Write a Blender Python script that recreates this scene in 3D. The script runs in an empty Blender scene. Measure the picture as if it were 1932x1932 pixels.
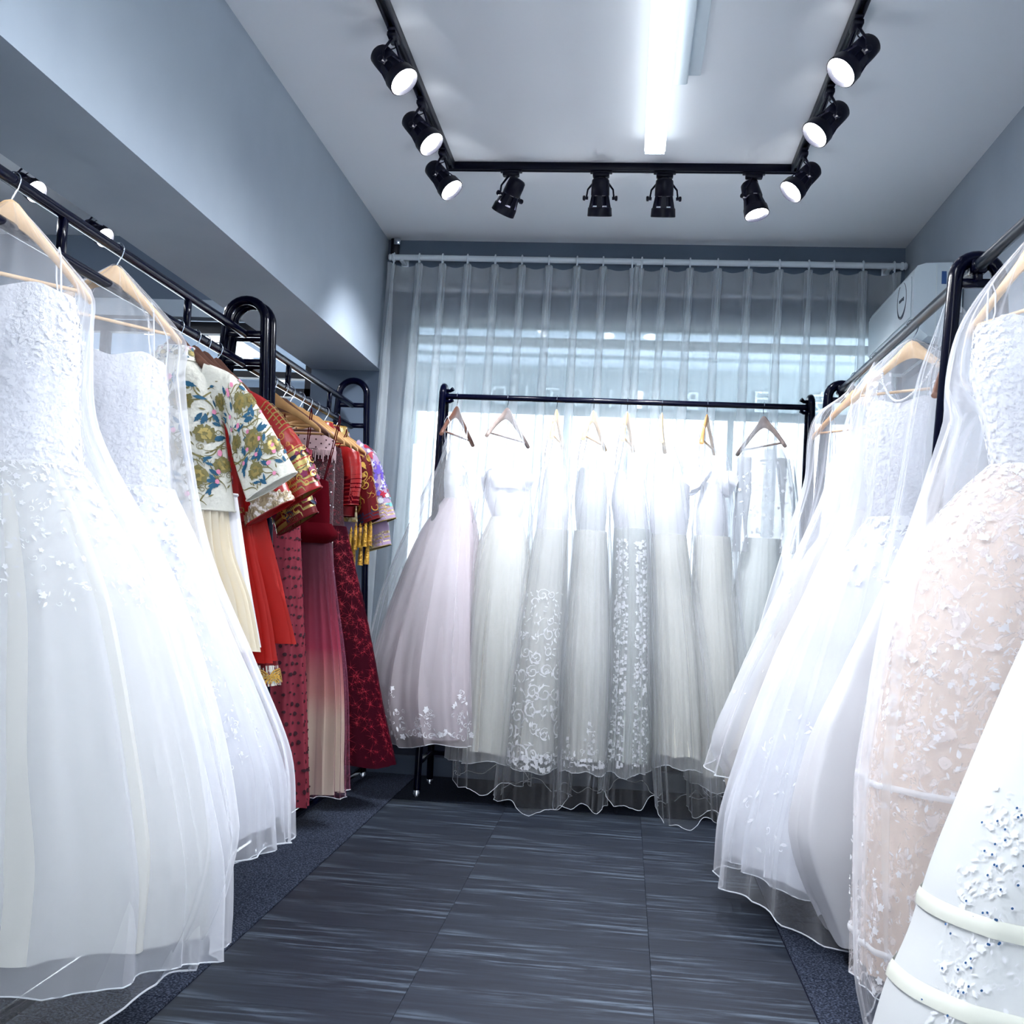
import bpy, math, random
import numpy as np
from mathutils import Vector, Matrix
PI = math.pi
sc = bpy.context.scene
C = sc.collection

# ------------------------------------------------------------------ camera
def cam_axes(yaw, pit, rol):
    yaw, pit, rol = map(math.radians, (yaw, pit, rol))
    cy, sy, cp, sp = math.cos(yaw), math.sin(yaw), math.cos(pit), math.sin(pit)
    fwd = Vector((-sy*cp, cy*cp, sp)); right = Vector((cy, sy, 0)); up = right.cross(fwd)
    c, s = math.cos(rol), math.sin(rol)
    return c*right + s*up, -s*right + c*up, fwd
r_, u_, w_ = cam_axes(6.12, 3.6, 2.82)
cd = bpy.data.cameras.new('camera'); cam = bpy.data.objects.new('camera', cd); C.objects.link(cam)
m = Matrix.Identity(4)
for i in range(3):
    m[i][0], m[i][1], m[i][2] = r_[i], u_[i], -w_[i]
m[2][3] = 1.05
cam.matrix_world = m
cd.sensor_fit = 'HORIZONTAL'; cd.sensor_width = 36; cd.lens = 36*2050/1932; cd.clip_start = .02; cd.clip_end = 300
sc.camera = cam
sc.view_settings.view_transform = 'Standard'; sc.view_settings.look = 'None'
sc.view_settings.gamma = 1; sc.view_settings.use_curve_mapping = False
sc.view_settings.exposure = 1.08
cy = sc.cycles
cy.use_adaptive_sampling = True; cy.adaptive_threshold = .13
cy.max_bounces = 6; cy.diffuse_bounces = 3; cy.glossy_bounces = 2; cy.transmission_bounces = 4
cy.transparent_max_bounces = 40; cy.use_denoising = True
cy.sample_clamp_indirect = 4; cy.caustics_reflective = False; cy.caustics_refractive = False

# ------------------------------------------------------------------ world: bright overcast daylight
W = bpy.data.worlds.new('overcast_sky'); sc.world = W; W.use_nodes = True
nt = W.node_tree; bg = nt.nodes['Background']
bg.inputs[0].default_value = (0.88, 0.94, 1.0, 1); bg.inputs[1].default_value = 4.0

# ------------------------------------------------------------------ materials
def srgb(*c):
    return tuple(((x/255)/12.92 if x/255 <= .04045 else ((x/255+.055)/1.055)**2.4) for x in c) + (1,)
M = {}
def newmat(n):
    a = bpy.data.materials.new(n); a.use_nodes = True; t = a.node_tree
    M[n] = a
    return a, t, t.nodes, t.links
def pbr(n, col, rough=.5, metal=0, spec=.5, noise=None, bump=None, sheen=0):
    a, t, N, L = newmat(n); b = N['Principled BSDF']
    b.inputs['Base Color'].default_value = col; b.inputs['Roughness'].default_value = rough
    b.inputs['Metallic'].default_value = metal; b.inputs['Specular IOR Level'].default_value = spec
    if sheen: b.inputs['Sheen Weight'].default_value = sheen
    tc = N.new('ShaderNodeTexCoord')
    if noise:
        sc_, c2, lo, hi = noise
        nz = N.new('ShaderNodeTexNoise'); nz.inputs['Scale'].default_value = sc_; nz.inputs['Detail'].default_value = 5
        L.new(tc.outputs['Object'], nz.inputs['Vector'])
        mr = N.new('ShaderNodeMapRange'); mr.inputs[1].default_value = lo; mr.inputs[2].default_value = hi
        L.new(nz.outputs['Fac'], mr.inputs[0])
        mx = N.new('ShaderNodeMix'); mx.data_type = 'RGBA'; mx.inputs[6].default_value = col; mx.inputs[7].default_value = c2
        L.new(mr.outputs[0], mx.inputs[0]); L.new(mx.outputs[2], b.inputs['Base Color'])
    if bump:
        s2, st, d = bump
        nb = N.new('ShaderNodeTexNoise'); nb.inputs['Scale'].default_value = s2; nb.inputs['Detail'].default_value = 4
        L.new(tc.outputs['Object'], nb.inputs['Vector'])
        bp = N.new('ShaderNodeBump'); bp.inputs['Strength'].default_value = st; bp.inputs['Distance'].default_value = d
        L.new(nb.outputs['Fac'], bp.inputs['Height']); L.new(bp.outputs[0], b.inputs['Normal'])
    return a
def emit(n, col, s):
    a, t, N, L = newmat(n); b = N['Principled BSDF']
    b.inputs['Base Color'].default_value = (.8, .8, .8, 1)
    b.inputs['Emission Color'].default_value = col; b.inputs['Emission Strength'].default_value = s
    return a
def cloth(n, col, trans=.3, rough=.55, spec=.3, bump=None, col2=None, gradient=None, sheen=0.0):
    """woven fabric that also lets some light through"""
    a = pbr(n, col, rough, 0, spec, bump=bump, sheen=sheen); t = a.node_tree; N, L = t.nodes, t.links
    b = N['Principled BSDF']; out = N['Material Output']
    tr = N.new('ShaderNodeBsdfTranslucent'); tr.inputs[0].default_value = col
    mx = N.new('ShaderNodeMixShader'); mx.inputs[0].default_value = trans
    L.new(b.outputs[0], mx.inputs[1]); L.new(tr.outputs[0], mx.inputs[2]); L.new(mx.outputs[0], out.inputs[0])
    if gradient:                       # dyed gradient along the cloth (uv v)
        uv = N.new('ShaderNodeUVMap'); sp = N.new('ShaderNodeSeparateXYZ'); L.new(uv.outputs[0], sp.inputs[0])
        cr = N.new('ShaderNodeValToRGB'); e = cr.color_ramp.elements
        e[0].position, e[0].color = gradient[0]; e[1].position, e[1].color = gradient[-1]
        for p, c in gradient[1:-1]: e.new(p).color = c
        L.new(sp.outputs[1], cr.inputs[0]); L.new(cr.outputs[0], b.inputs['Base Color']); L.new(cr.outputs[0], tr.inputs[0])
    return a
def tulle(n, col, alpha, graze=.5, power=2.2, trans=.5, lace=None, gather=None):
    """net fabric: mostly holes seen face-on, denser seen edge-on; optional woven lace motif"""
    a, t, N, L = newmat(n); N.remove(N['Principled BSDF']); out = N['Material Output']
    d = N.new('ShaderNodeBsdfDiffuse'); d.inputs[0].default_value = col
    tr = N.new('ShaderNodeBsdfTranslucent'); tr.inputs[0].default_value = col
    m1 = N.new('ShaderNodeMixShader'); m1.inputs[0].default_value = trans
    L.new(d.outputs[0], m1.inputs[1]); L.new(tr.outputs[0], m1.inputs[2])
    tp = N.new('ShaderNodeBsdfTransparent'); m2 = N.new('ShaderNodeMixShader')
    L.new(tp.outputs[0], m2.inputs[1]); L.new(m1.outputs[0], m2.inputs[2]); L.new(m2.outputs[0], out.inputs[0])
    lw = N.new('ShaderNodeLayerWeight'); lw.inputs[0].default_value = .5
    pw = N.new('ShaderNodeMath'); pw.operation = 'POWER'; pw.inputs[1].default_value = power
    L.new(lw.outputs['Facing'], pw.inputs[0])
    mr = N.new('ShaderNodeMapRange'); mr.inputs[3].default_value = alpha; mr.inputs[4].default_value = min(1, alpha+graze)
    L.new(pw.outputs[0], mr.inputs[0]); last = mr.outputs[0]
    if lace:
        s, lo, hi, dens = lace
        tc = N.new('ShaderNodeTexCoord')
        nz = N.new('ShaderNodeTexNoise'); nz.inputs['Scale'].default_value = s; nz.inputs['Detail'].default_value = 6; nz.inputs['Distortion'].default_value = 1.5
        L.new(tc.outputs['Object'], nz.inputs['Vector'])
        m3 = N.new('ShaderNodeMapRange'); m3.inputs[1].default_value = lo; m3.inputs[2].default_value = hi; m3.inputs[4].default_value = dens
        L.new(nz.outputs['Fac'], m3.inputs[0])
        mm = N.new('ShaderNodeMath'); mm.operation = 'MAXIMUM'
        L.new(last, mm.inputs[0]); L.new(m3.outputs[0], mm.inputs[1]); last = mm.outputs[0]
    if gather:                         # the same net gathered into a smaller girth is denser
        uv = N.new('ShaderNodeUVMap'); sp = N.new('ShaderNodeSeparateXYZ'); L.new(uv.outputs[0], sp.inputs[0])
        cr = N.new('ShaderNodeValToRGB'); e = cr.color_ramp.elements
        e[0].position = gather[0][0]; e[0].color = (gather[0][1],)*3+(1,); e[1].position = gather[-1][0]; e[1].color = (gather[-1][1],)*3+(1,)
        for p, c in gather[1:-1]: e.new(p).color = (c, c, c, 1)
        L.new(sp.outputs[1], cr.inputs[0]); mm = N.new('ShaderNodeMath'); mm.operation = 'ADD'; mm.use_clamp = True
        L.new(last, mm.inputs[0]); L.new(cr.outputs[0], mm.inputs[1]); last = mm.outputs[0]
    L.new(last, m2.inputs[0])
    return a

pbr('ceiling_paint', srgb(236, 240, 244), .85, bump=(120, .05, .002))
pbr('wall_paint', srgb(162, 174, 186), .8, noise=(2.2, srgb(155, 167, 180), .4, .65), bump=(150, .06, .002))
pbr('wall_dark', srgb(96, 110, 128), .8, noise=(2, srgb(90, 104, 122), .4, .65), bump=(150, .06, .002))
pbr('skirting_paint', srgb(44, 56, 74), .6); pbr('wall_sill_shade', srgb(20, 30, 48), .8)  # sill wall: shade under the window put into its colour
pbr('carpet_shade', srgb(14, 18, 28), .95, 0, .05, noise=(170, srgb(34, 40, 52), .45, .68), bump=(300, .6, .004))  # carpet darkened to stand in for the shade below the window rack
pbr('black_steel', (.0006, .001, .009, 1), .16, 0, .17)
pbr('lamp_black', (.0006, .001, .009, 1), .4, 0, .2)
pbr('rail_grey', (.006, .010, .018, 1), .3, 0, .4)
pbr('chrome', (.6, .65, .72, 1), .2, 1)
pbr('wood_light', srgb(222, 190, 150), .5, noise=(14, srgb(205, 168, 125), .35, .7))
pbr('wood_natural', srgb(196, 152, 98), .5, noise=(16, srgb(166, 120, 72), .35, .7))
pbr('wood_brown', srgb(112, 74, 58), .5, noise=(16, srgb(86, 54, 44), .35, .7))
pbr('wood_grey', srgb(140, 126, 120), .6, noise=(16, srgb(112, 98, 96), .35, .7))
pbr('white_plastic', srgb(215, 228, 236), .4)
pbr('grey_plastic', srgb(92, 106, 120), .5)
pbr('panel_grey', srgb(172, 190, 202), .5)
pbr('ink', srgb(60, 72, 88), .6)
pbr('sticker_red', srgb(190, 50, 60), .6); pbr('sticker_blue', srgb(50, 90, 150), .6)
pbr('frame_black', (.001, .002, .01, 1), .5)
pbr('pavement', srgb(190, 196, 200), .9, noise=(3, srgb(170, 176, 182), .4, .6))
pbr('canopy_grey', srgb(176, 190, 202), .8)
pbr('fascia_back', srgb(160, 176, 182), .8); pbr('letter_back', srgb(225, 236, 240), .7)
pbr('leafy', srgb(120, 150, 110), .9, noise=(6, srgb(190, 210, 170), .4, .6))
emit('tube_light', (.90, .95, 1, 1), 1.8); emit('tube_light_added', (.92, .96, 1, 1), 34)  # second glow is for the unseen battens added as extra light
pbr('soffit_dark', srgb(120, 132, 148), .8); emit('panel_lit', (.95, .97, 1, 1), 1.2)
emit('lens_light', (.93, .95, 1, 1), 22)
pbr('lens_off', (.25, .27, .3, 1), .15)
# carpet
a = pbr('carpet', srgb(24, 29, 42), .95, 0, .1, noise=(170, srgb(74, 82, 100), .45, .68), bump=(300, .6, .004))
# vinyl planks: smoky streaks along x, same print on every sheet
a, t, N, L = newmat('vinyl'); b = N['Principled BSDF']; tc = N.new('ShaderNodeTexCoord')
mp = N.new('ShaderNodeMapping'); mp.inputs['Scale'].default_value = (1.7, 24, 1); L.new(tc.outputs['Object'], mp.inputs[0])
n1 = N.new('ShaderNodeTexNoise'); n1.inputs['Scale'].default_value = 1.6; n1.inputs['Detail'].default_value = 8; n1.inputs['Roughness'].default_value = .7; n1.inputs['Distortion'].default_value = .12
L.new(mp.outputs[0], n1.inputs['Vector'])
mp2 = N.new('ShaderNodeMapping'); mp2.inputs['Scale'].default_value = (.9, 5, 1); mp2.inputs['Location'].default_value = (3, 1, 0); L.new(tc.outputs['Object'], mp2.inputs[0])
n2 = N.new('ShaderNodeTexNoise'); n2.inputs['Scale'].default_value = 1.6; n2.inputs['Detail'].default_value = 3; L.new(mp2.outputs[0], n2.inputs['Vector'])
r1 = N.new('ShaderNodeValToRGB'); e = r1.color_ramp.elements
e[0].position = .3; e[0].color = srgb(15, 20, 31); e[1].position = .72; e[1].color = srgb(36, 44, 57)
x = e.new(.48); x.color = srgb(24, 30, 42)
L.new(n1.outputs['Fac'], r1.inputs[0])
m1 = N.new('ShaderNodeMapRange'); m1.inputs[1].default_value = .48; m1.inputs[2].default_value = .66; L.new(n1.outputs['Fac'], m1.inputs[0])
m2 = N.new('ShaderNodeMapRange'); m2.inputs[1].default_value = .45; m2.inputs[2].default_value = .60; L.new(n2.outputs['Fac'], m2.inputs[0])
mr = N.new('ShaderNodeMath'); mr.operation = 'MULTIPLY'; L.new(m1.outputs[0], mr.inputs[0]); L.new(m2.outputs[0], mr.inputs[1])
mx = N.new('ShaderNodeMix'); mx.data_type = 'RGBA'; mx.inputs[7].default_value = srgb(84, 96, 110)
L.new(r1.outputs[0], mx.inputs[6]); L.new(mr.outputs[0], mx.inputs[0]); L.new(mx.outputs[2], b.inputs['Base Color'])
b.inputs['Roughness'].default_value = .55; b.inputs['Specular IOR Level'].default_value = .2
# glass
a, t, N, L = newmat('glass'); N.remove(N['Principled BSDF']); out = N['Material Output']
tp = N.new('ShaderNodeBsdfTransparent'); tp.inputs[0].default_value = (.93, .95, .96, 1); gl = N.new('ShaderNodeBsdfGlossy'); gl.inputs['Roughness'].default_value = .02
mx = N.new('ShaderNodeMixShader'); fr = N.new('ShaderNodeFresnel'); L.new(fr.outputs[0], mx.inputs[0]); L.new(tp.outputs[0], mx.inputs[1]); L.new(gl.outputs[0], mx.inputs[2]); L.new(mx.outputs[0], out.inputs[0])
# fabrics
WH = (.80, .82, .88, 1)
tulle('heading_tape', (.84, .88, .91, 1), .42, .3, 1.5, .5)
tulle('curtain_voile', (.84, .89, .92, 1), .40, .5, 1.5, .6)
pbr('rod_white', srgb(215, 226, 234), .4)
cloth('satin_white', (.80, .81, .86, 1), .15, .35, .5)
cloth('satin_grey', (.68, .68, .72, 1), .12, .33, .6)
cloth('lining_ivory', (.82, .815, .77, 1), .45)
cloth('lining_cream', (.80, .79, .72, 1), .35)
cloth('lining_blush', (.84, .70, .61, 1), .25)
cloth('lining_mauve', (.72, .67, .71, 1), .4)
cloth('lining_green', (.66, .70, .68, 1), .4)
cloth('lining_beige', (.66, .62, .56, 1), .15, .4)
cloth('lace_white', (.84, .85, .89, 1), .3, .5); cloth('bodice_lace', (.78, .79, .84, 1), .3, .5, .4, bump=(80, .6, .012))
cloth('organza', (.80, .82, .84, 1), .4, .4)
tulle('tulle_white', WH, .42, .45)
tulle('tulle_soft', (.8, .82, .84, 1), .34, .5)
tulle('tulle_mauve', (.72, .66, .70, 1), .4, .45)
tulle('tulle_cover', (.84, .86, .92, 1), .12, .6, 2.2, gather=[(0, .02), (.08, .03), (.18, .11), (.5, .11), (.8, .05), (.95, .0)])
tulle('tulle_cover_thin', (.82, .85, .90, 1), .05, .5, 2.3, gather=[(0, .06), (.08, .10), (.2, .18), (.45, .16), (.7, .06), (.84, .0)])
tulle('cover_edge', (.85, .88, .93, 1), .75, .2)
tulle('lace_net', (.84, .85, .9, 1), .3, .4, 2, .4, lace=(26, .5, .56, .92))
tulle('lace_blush', (.88, .84, .86, 1), .08, .3, 2, .4, lace=(22, .5, .6, .7))
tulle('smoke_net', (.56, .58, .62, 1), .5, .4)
pbr('bead', (.95, .95, .98, 1), .12, 0, .9); pbr('crystal_blue', srgb(70, 110, 160), .1, .5)
pbr('pearl', (.85, .86, .9, 1), .2, 0, .8)
cloth('ribbon_satin', srgb(214, 216, 206), .05, .22, .8)
cloth('brocade_cream', srgb(226, 224, 212), .05, .3, .5, bump=(11, .9, .03))
cloth('pleat_cream', srgb(246, 236, 214), .15, .5, .3); cloth('pleat_white', srgb(235, 235, 240), .2, .5)
cloth('satin_red', srgb(150, 14, 16), .05, .3, .5, bump=(9, .5, .02)); cloth('pleat_red', srgb(176, 24, 17), .1, .5)
cloth('velvet_red', srgb(72, 4, 15), .05, .85, .03); cloth('dark_red', srgb(92, 8, 16), .05, .5, .15)
cloth('dot_red', srgb(134, 52, 66), .1, .7, .08); cloth('dot_ink', srgb(48, 10, 26), 0, .7)
cloth('blush_net', srgb(196, 168, 172), .2, .6)
cloth('ombre', srgb(200, 170, 160), .2, .6, gradient=[(0, srgb(60, 8, 26)), (.2, srgb(96, 16, 38)), (.45, srgb(168, 52, 78)), (.62, srgb(205, 150, 140)), (.72, srgb(222, 205, 184)), (1, srgb(226, 214, 196))])
tulle('ombre_net', srgb(150, 90, 115), .2, .5)
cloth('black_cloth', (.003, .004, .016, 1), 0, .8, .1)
cloth('gold_thread', srgb(150, 132, 72), 0, .3, .9); M['gold_thread'].node_tree.nodes['Principled BSDF'].inputs['Metallic'].default_value = .6
cloth('gold_bright', srgb(190, 146, 50), 0, .35, .8); M['gold_bright'].node_tree.nodes['Principled BSDF'].inputs['Metallic'].default_value = .35
cloth('olive_thread', srgb(118, 110, 66), 0, .5)
cloth('teal_thread', srgb(26, 84, 114), 0, .5); cloth('navy_thread', srgb(20, 34, 66), 0, .5)
cloth('pink_thread', srgb(226, 140, 172), 0, .5); cloth('rose_thread', srgb(180, 28, 62), 0, .5)
cloth('violet_thread', srgb(108, 84, 190), 0, .5); cloth('lilac_cloth', srgb(176, 152, 186), .1, .6)
cloth('mint_thread', srgb(120, 190, 196), 0, .5); cloth('sage', srgb(150, 160, 120), 0, .5)
cloth('star_red', srgb(138, 10, 34), 0, .5, .3); cloth('maroon', srgb(44, 2, 15), .03, .7, .04)
cloth('plum_thread', srgb(120, 30, 74), 0, .5)
# sequinned cloth
a = pbr('sequin_maroon', srgb(56, 4, 22), .35, .35, .8, noise=(60, srgb(120, 14, 40), .55, .7), bump=(220, 1.0, .01))
a = pbr('bead_embroidery', srgb(160, 142, 112), .3, .4, .8, noise=(50, srgb(232, 226, 222), .5, .6), bump=(90, 1.0, .01))
a = pbr('gold_fringe', srgb(196, 150, 44), .35, .5, .8, noise=(60, srgb(140, 98, 24), .45, .6), bump=(120, .8, .01))
a = pbr('gold_sequin', srgb(190, 160, 90), .3, .4, .8, noise=(45, srgb(236, 222, 180), .48, .6), bump=(90, 1.0, .01))

# ------------------------------------------------------------------ mesh helpers
def setp(o, label=None, cat=None, group=None, kind=None):
    if label: o['label'] = label
    if cat: o['category'] = cat
    if group: o['group'] = group
    if kind: o['kind'] = kind
    return o
def thing(name, loc, label, cat, group=None):
    o = bpy.data.objects.new(name, None); C.objects.link(o); o.location = loc; o.empty_display_size = .05
    return setp(o, label, cat, group)
def wloc(o):
    v = Vector((0, 0, 0))
    while o is not None: v += Vector(o.location); o = o.parent
    return np.array(v)
class MB:
    """collects shapes in world coordinates; build() links them as one mesh object"""
    def __init__(s): s.v = []; s.f = []; s.n = 0; s.uv = None
    def add(s, v, f):
        v = np.asarray(v, float).reshape(-1, 3); s.v.append(v)
        s.f += [tuple(i+s.n for i in q) for q in f]; s.n += len(v); return s
    def box(s, x0, x1, y0, y1, z0, z1, bev=0):
        if bev:
            pts = []
            for z, k in ((z0, bev), (z0+bev, 0), (z1-bev, 0), (z1, bev)):
                X0, X1, Y0, Y1 = x0+k, x1-k, y0+k, y1-k
                c = bev if not k else bev*.6
                pts += [(X0+c, Y0, z), (X1-c, Y0, z), (X1, Y0+c, z), (X1, Y1-c, z), (X1-c, Y1, z), (X0+c, Y1, z), (X0, Y1-c, z), (X0, Y0+c, z)]
            f = [(r*8+i, r*8+(i+1) % 8, r*8+8+(i+1) % 8, r*8+8+i) for r in range(3) for i in range(8)]
            return s.add(pts, f+[tuple(range(7, -1, -1)), tuple(range(24, 32))])
        p = [(x, y, z) for z in (z0, z1) for x, y in ((x0, y0), (x1, y0), (x1, y1), (x0, y1))]
        return s.add(p, [(0, 3, 2, 1), (4, 5, 6, 7), (0, 1, 5, 4), (1, 2, 6, 5), (2, 3, 7, 6), (3, 0, 4, 7)])
    def tube(s, pts, r, n=10, cap=True):
        P = np.array(pts, float); k = len(P); R = np.full(k, r, float) if np.isscalar(r) else np.array(r, float)
        T = np.gradient(P, axis=0) if k > 2 else np.array([P[1]-P[0]]*2)
        T /= np.linalg.norm(T, axis=1)[:, None]+1e-12
        ref = np.array([0, 0, 1.]) if abs(T[0][2]) < .9 else np.array([1., 0, 0])
        nn = np.cross(T[0], ref); nn /= np.linalg.norm(nn); V = []
        for i in range(k):
            nn = nn-T[i]*nn.dot(T[i]); nn /= np.linalg.norm(nn)+1e-12; bb = np.cross(T[i], nn)
            a = np.arange(n)*2*PI/n
            V.append(P[i]+R[i]*(np.cos(a)[:, None]*nn+np.sin(a)[:, None]*bb))
        f = [(i*n+j, i*n+(j+1) % n, (i+1)*n+(j+1) % n, (i+1)*n+j) for i in range(k-1) for j in range(n)]
        if cap: f += [tuple(range(n-1, -1, -1)), tuple((k-1)*n+j for j in range(n))]
        return s.add(np.concatenate(V), f)
    def lathe(s, prof, org, axis, n=20, cap0=True, cap1=True):
        """prof: (distance along axis, radius)"""
        ax = np.array(axis, float); ax /= np.linalg.norm(ax); ref = np.array([0, 0, 1.]) if abs(ax[2]) < .9 else np.array([1., 0, 0])
        p = np.cross(ax, ref); p /= np.linalg.norm(p); q = np.cross(ax, p); a = np.arange(n)*2*PI/n; o = np.array(org, float)
        V = [o+ax*d+r*(np.cos(a)[:, None]*p+np.sin(a)[:, None]*q) for d, r in prof]; k = len(prof)
        f = [(i*n+j, i*n+(j+1) % n, (i+1)*n+(j+1) % n, (i+1)*n+j) for i in range(k-1) for j in range(n)]
        if cap0: f.append(tuple(range(n-1, -1, -1)))
        if cap1: f.append(tuple((k-1)*n+j for j in range(n)))
        return s.add(np.concatenate(V), f)
    def build(s, name, mat, parent=None, smooth=True, kind=None, label=None):
        me = bpy.data.meshes.new(name); v = np.concatenate(s.v)
        o = bpy.data.objects.new(name, me); C.objects.link(o)
        if parent is not None:
            o.parent = parent; v = v-wloc(parent)
        me.from_pydata(v.tolist(), [], s.f)
        if s.uv is not None:
            uvl = me.uv_layers.new(name='UVMap'); li = np.zeros(len(me.loops), int); me.loops.foreach_get('vertex_index', li)
            uvl.data.foreach_set('uv', s.uv[li].astype('f').ravel())
        me.materials.append(M[mat])
        if smooth:
            me.polygons.foreach_set('use_smooth', [True]*len(me.polygons))
            try: me.set_sharp_from_angle(angle=math.radians(48))
            except Exception: pass
        me.update()
        if kind: o['kind'] = kind
        if label: o['label'] = label
        return o

def struct(name, x0, x1, y0, y1, z0, z1, mat, parent=None, label=None):
    o = MB().box(x0, x1, y0, y1, z0, z1).build(name, mat, parent, smooth=False)
    if parent is None: o['kind'] = 'structure'
    if label: o['label'] = label
    return o

# lofted cloth surface ------------------------------------------------
class Loft:
    def __init__(s, st, amp=(0, 0), n=(11, 17), seed=0, drift=.6, hemw=0., sharp=.8, swirl=0., wob=0., neck=0.):
        s.neck = neck; s.xmax = 1e9; s.ymax = 1e9
        """st: list of (centre, A, B); amp: fold depth along v; n: pleat counts; hemw: uneven hem"""
        s.c = np.array([q[0] for q in st], float); s.A = np.array([q[1] for q in st], float); s.B = np.array([q[2] for q in st], float)
        d = np.r_[0, np.cumsum(np.linalg.norm(np.diff(s.c, axis=0), axis=1)+1e-6)]; s.t = d/d[-1]
        rg = np.random.RandomState(seed); s.amp = np.array(amp, float); s.n = n
        s.ph = rg.rand(8)*6.28; s.w = rg.uniform(.6, 1, 8); s.dr = rg.uniform(-1, 1, 8)*drift; s.hemw = hemw; s.sharp = sharp; s.sw = swirl; s.wob = wob
    def _i(s, K, v):
        # monotone-ish cubic (catmull) through stations
        i = np.clip(np.searchsorted(s.t, v, 'right')-1, 0, len(s.t)-2)
        t0, t1 = s.t[i], s.t[i+1]; h = (t1-t0)[:, None]; x = ((v-t0)[:, None])/h
        im, ip = np.maximum(i-1, 0), np.minimum(i+2, len(s.t)-1)
        m0 = (K[i+1]-K[im])/((s.t[i+1]-s.t[im])[:, None]); m1 = (K[ip]-K[i])/((s.t[ip]-s.t[i])[:, None])
        dl = (K[i+1]-K[i])/h
        m0 = np.where(m0*dl < 0, 0, np.sign(dl)*np.minimum(abs(m0), 3*abs(dl))); m1 = np.where(m1*dl < 0, 0, np.sign(dl)*np.minimum(abs(m1), 3*abs(dl)))
        x2, x3 = x*x, x*x*x
        return (2*x3-3*x2+1)*K[i]+(x3-2*x2+x)*h*m0+(-2*x3+3*x2)*K[i+1]+(x3-x2)*h*m1
    def ev(s, u, v):
        u = np.asarray(u, float).ravel(); v = np.clip(np.asarray(v, float).ravel(), 0, 1)
        c, A, B = s._i(s.c, v), s._i(s.A, v), s._i(s.B, v)
        am = np.interp(v, np.linspace(0, 1, len(s.amp)), s.amp)
        g = 0
        for k, n in enumerate(s.n):
            uu = u + .12*np.sin(2*u+s.ph[k]) + .05*np.sin(5*u+s.ph[k+3])
            g = g+s.w[k]*(1-2*np.abs(np.sin((n*uu+s.ph[k]+s.dr[k]*v*3)/2))**s.sharp)
        g = g/len(s.n)+s.wob*np.sin(3*u+s.ph[5]+4*v)*.5
        uu = u+s.sw*v
        f = (1+am*g)[:, None]
        p = c+f*(np.cos(uu)[:, None]*A+np.sin(uu)[:, None]*B)
        if s.neck:
            du = (uu+PI/2+PI) % (2*PI)-PI
            p[:, 2] += s.neck*(1-v)**3*(np.exp(-(np.abs(du)-.6)**2/.12)*1.1-.6*np.clip(np.abs(du)-1.2, 0, 1)-.25*np.exp(-du**2/.02))
        p[:, 0] = np.minimum(p[:, 0], s.xmax+.006*np.sin(9*u)); p[:, 1] = np.minimum(p[:, 1], s.ymax+.005*np.sin(7*u))
        if s.hemw:
            e = np.clip((v-.8)/.2, 0, 1)**2
            p[:, 2] += s.hemw*e*(np.sin(3*u+s.ph[6])*.6+np.sin(7*u+s.ph[7])*.4)
        return p
    def mesh(s, nu=128, nv=48, v0=0, v1=1, u0=0, u1=None, vpow=1.):
        closed = u1 is None
        us = np.linspace(0, 2*PI, nu, endpoint=False) if closed else np.linspace(u0, u1, nu)
        vs = v0+(v1-v0)*np.linspace(0, 1, nv)**vpow
        U, V = np.meshgrid(us, vs); P = s.ev(U, V)
        b = MB(); ii = np.arange(nv-1)[:, None]*nu; 
        j = np.arange(nu if closed else nu-1)[None]; j2 = (j+1) % nu
        q = np.stack([ii+j, ii+nu+j, ii+nu+j2, ii+j2], -1).reshape(-1, 4)
        b.v = [P]; b.f = list(map(tuple, q.tolist())); b.n = len(P)
        b.uv = np.stack([U.ravel()/(2*PI), V.ravel()], 1)
        return b
    def normals(s, u, v):
        e = 1e-3; p = s.ev(u, v); su = (s.ev(u+e, v)-s.ev(u-e, v))/(2*e)
        vv = np.clip(v, 2e-3, 1-2e-3); sv = (s.ev(u, vv+e)-s.ev(u, vv-e))/(2*e)
        n = np.cross(su, sv); n /= np.linalg.norm(n, axis=1)[:, None]+1e-9
        c = s._i(s.c, np.clip(v, 0, 1)); n *= np.sign(((p-c)*n).sum(1))[:, None]
        return p, su, sv, n
    def ring(s, v, r=.0025, nu=160, n=5):
        us = np.linspace(0, 2*PI, nu+1); P = s.ev(us, np.full(nu+1, v)); return MB().tube(P, r, n, cap=False)

def appl(S, motifs, eps=.003, uv_rng=None):
    """place flat outlines on surface S: motifs (u, v, rot, scale, poly, fan?)"""
    b = MB()
    if not motifs: return b
    u = np.array([m_[0] for m_ in motifs]); v = np.array([m_[1] for m_ in motifs])
    p, su, sv, nn = S.normals(u, v); lu = np.linalg.norm(su, axis=1)+1e-6; lv = np.linalg.norm(sv, axis=1)+1e-6
    UU, VV, F = [], [], []; n = 0
    for k, (u0, v0, rot, scl, poly) in enumerate(motifs):
        kind, pts = poly; q = np.array(pts)*scl; c, s_ = math.cos(rot), math.sin(rot)
        x = q[:, 0]*c-q[:, 1]*s_; y = q[:, 0]*s_+q[:, 1]*c
        UU.append(u0+x/lu[k]); VV.append(v0-y/lv[k]); m_ = len(q)
        if kind == 'fan': F += [(n, n+i, n+(i % (m_-1))+1) for i in range(1, m_)]
        else: F += [(n+2*i, n+2*i+1, n+2*i+3, n+2*i+2) for i in range(m_//2-1)]
        n += m_
    U = np.concatenate(UU); V = np.concatenate(VV)
    P, a1, a2, N_ = S.normals(U, np.clip(V, 0, 1))
    b.v = [P+N_*eps]; b.f = F; b.n = len(P); return b
def fan(pts): return ('fan', [(0, 0)]+list(pts))
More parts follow.
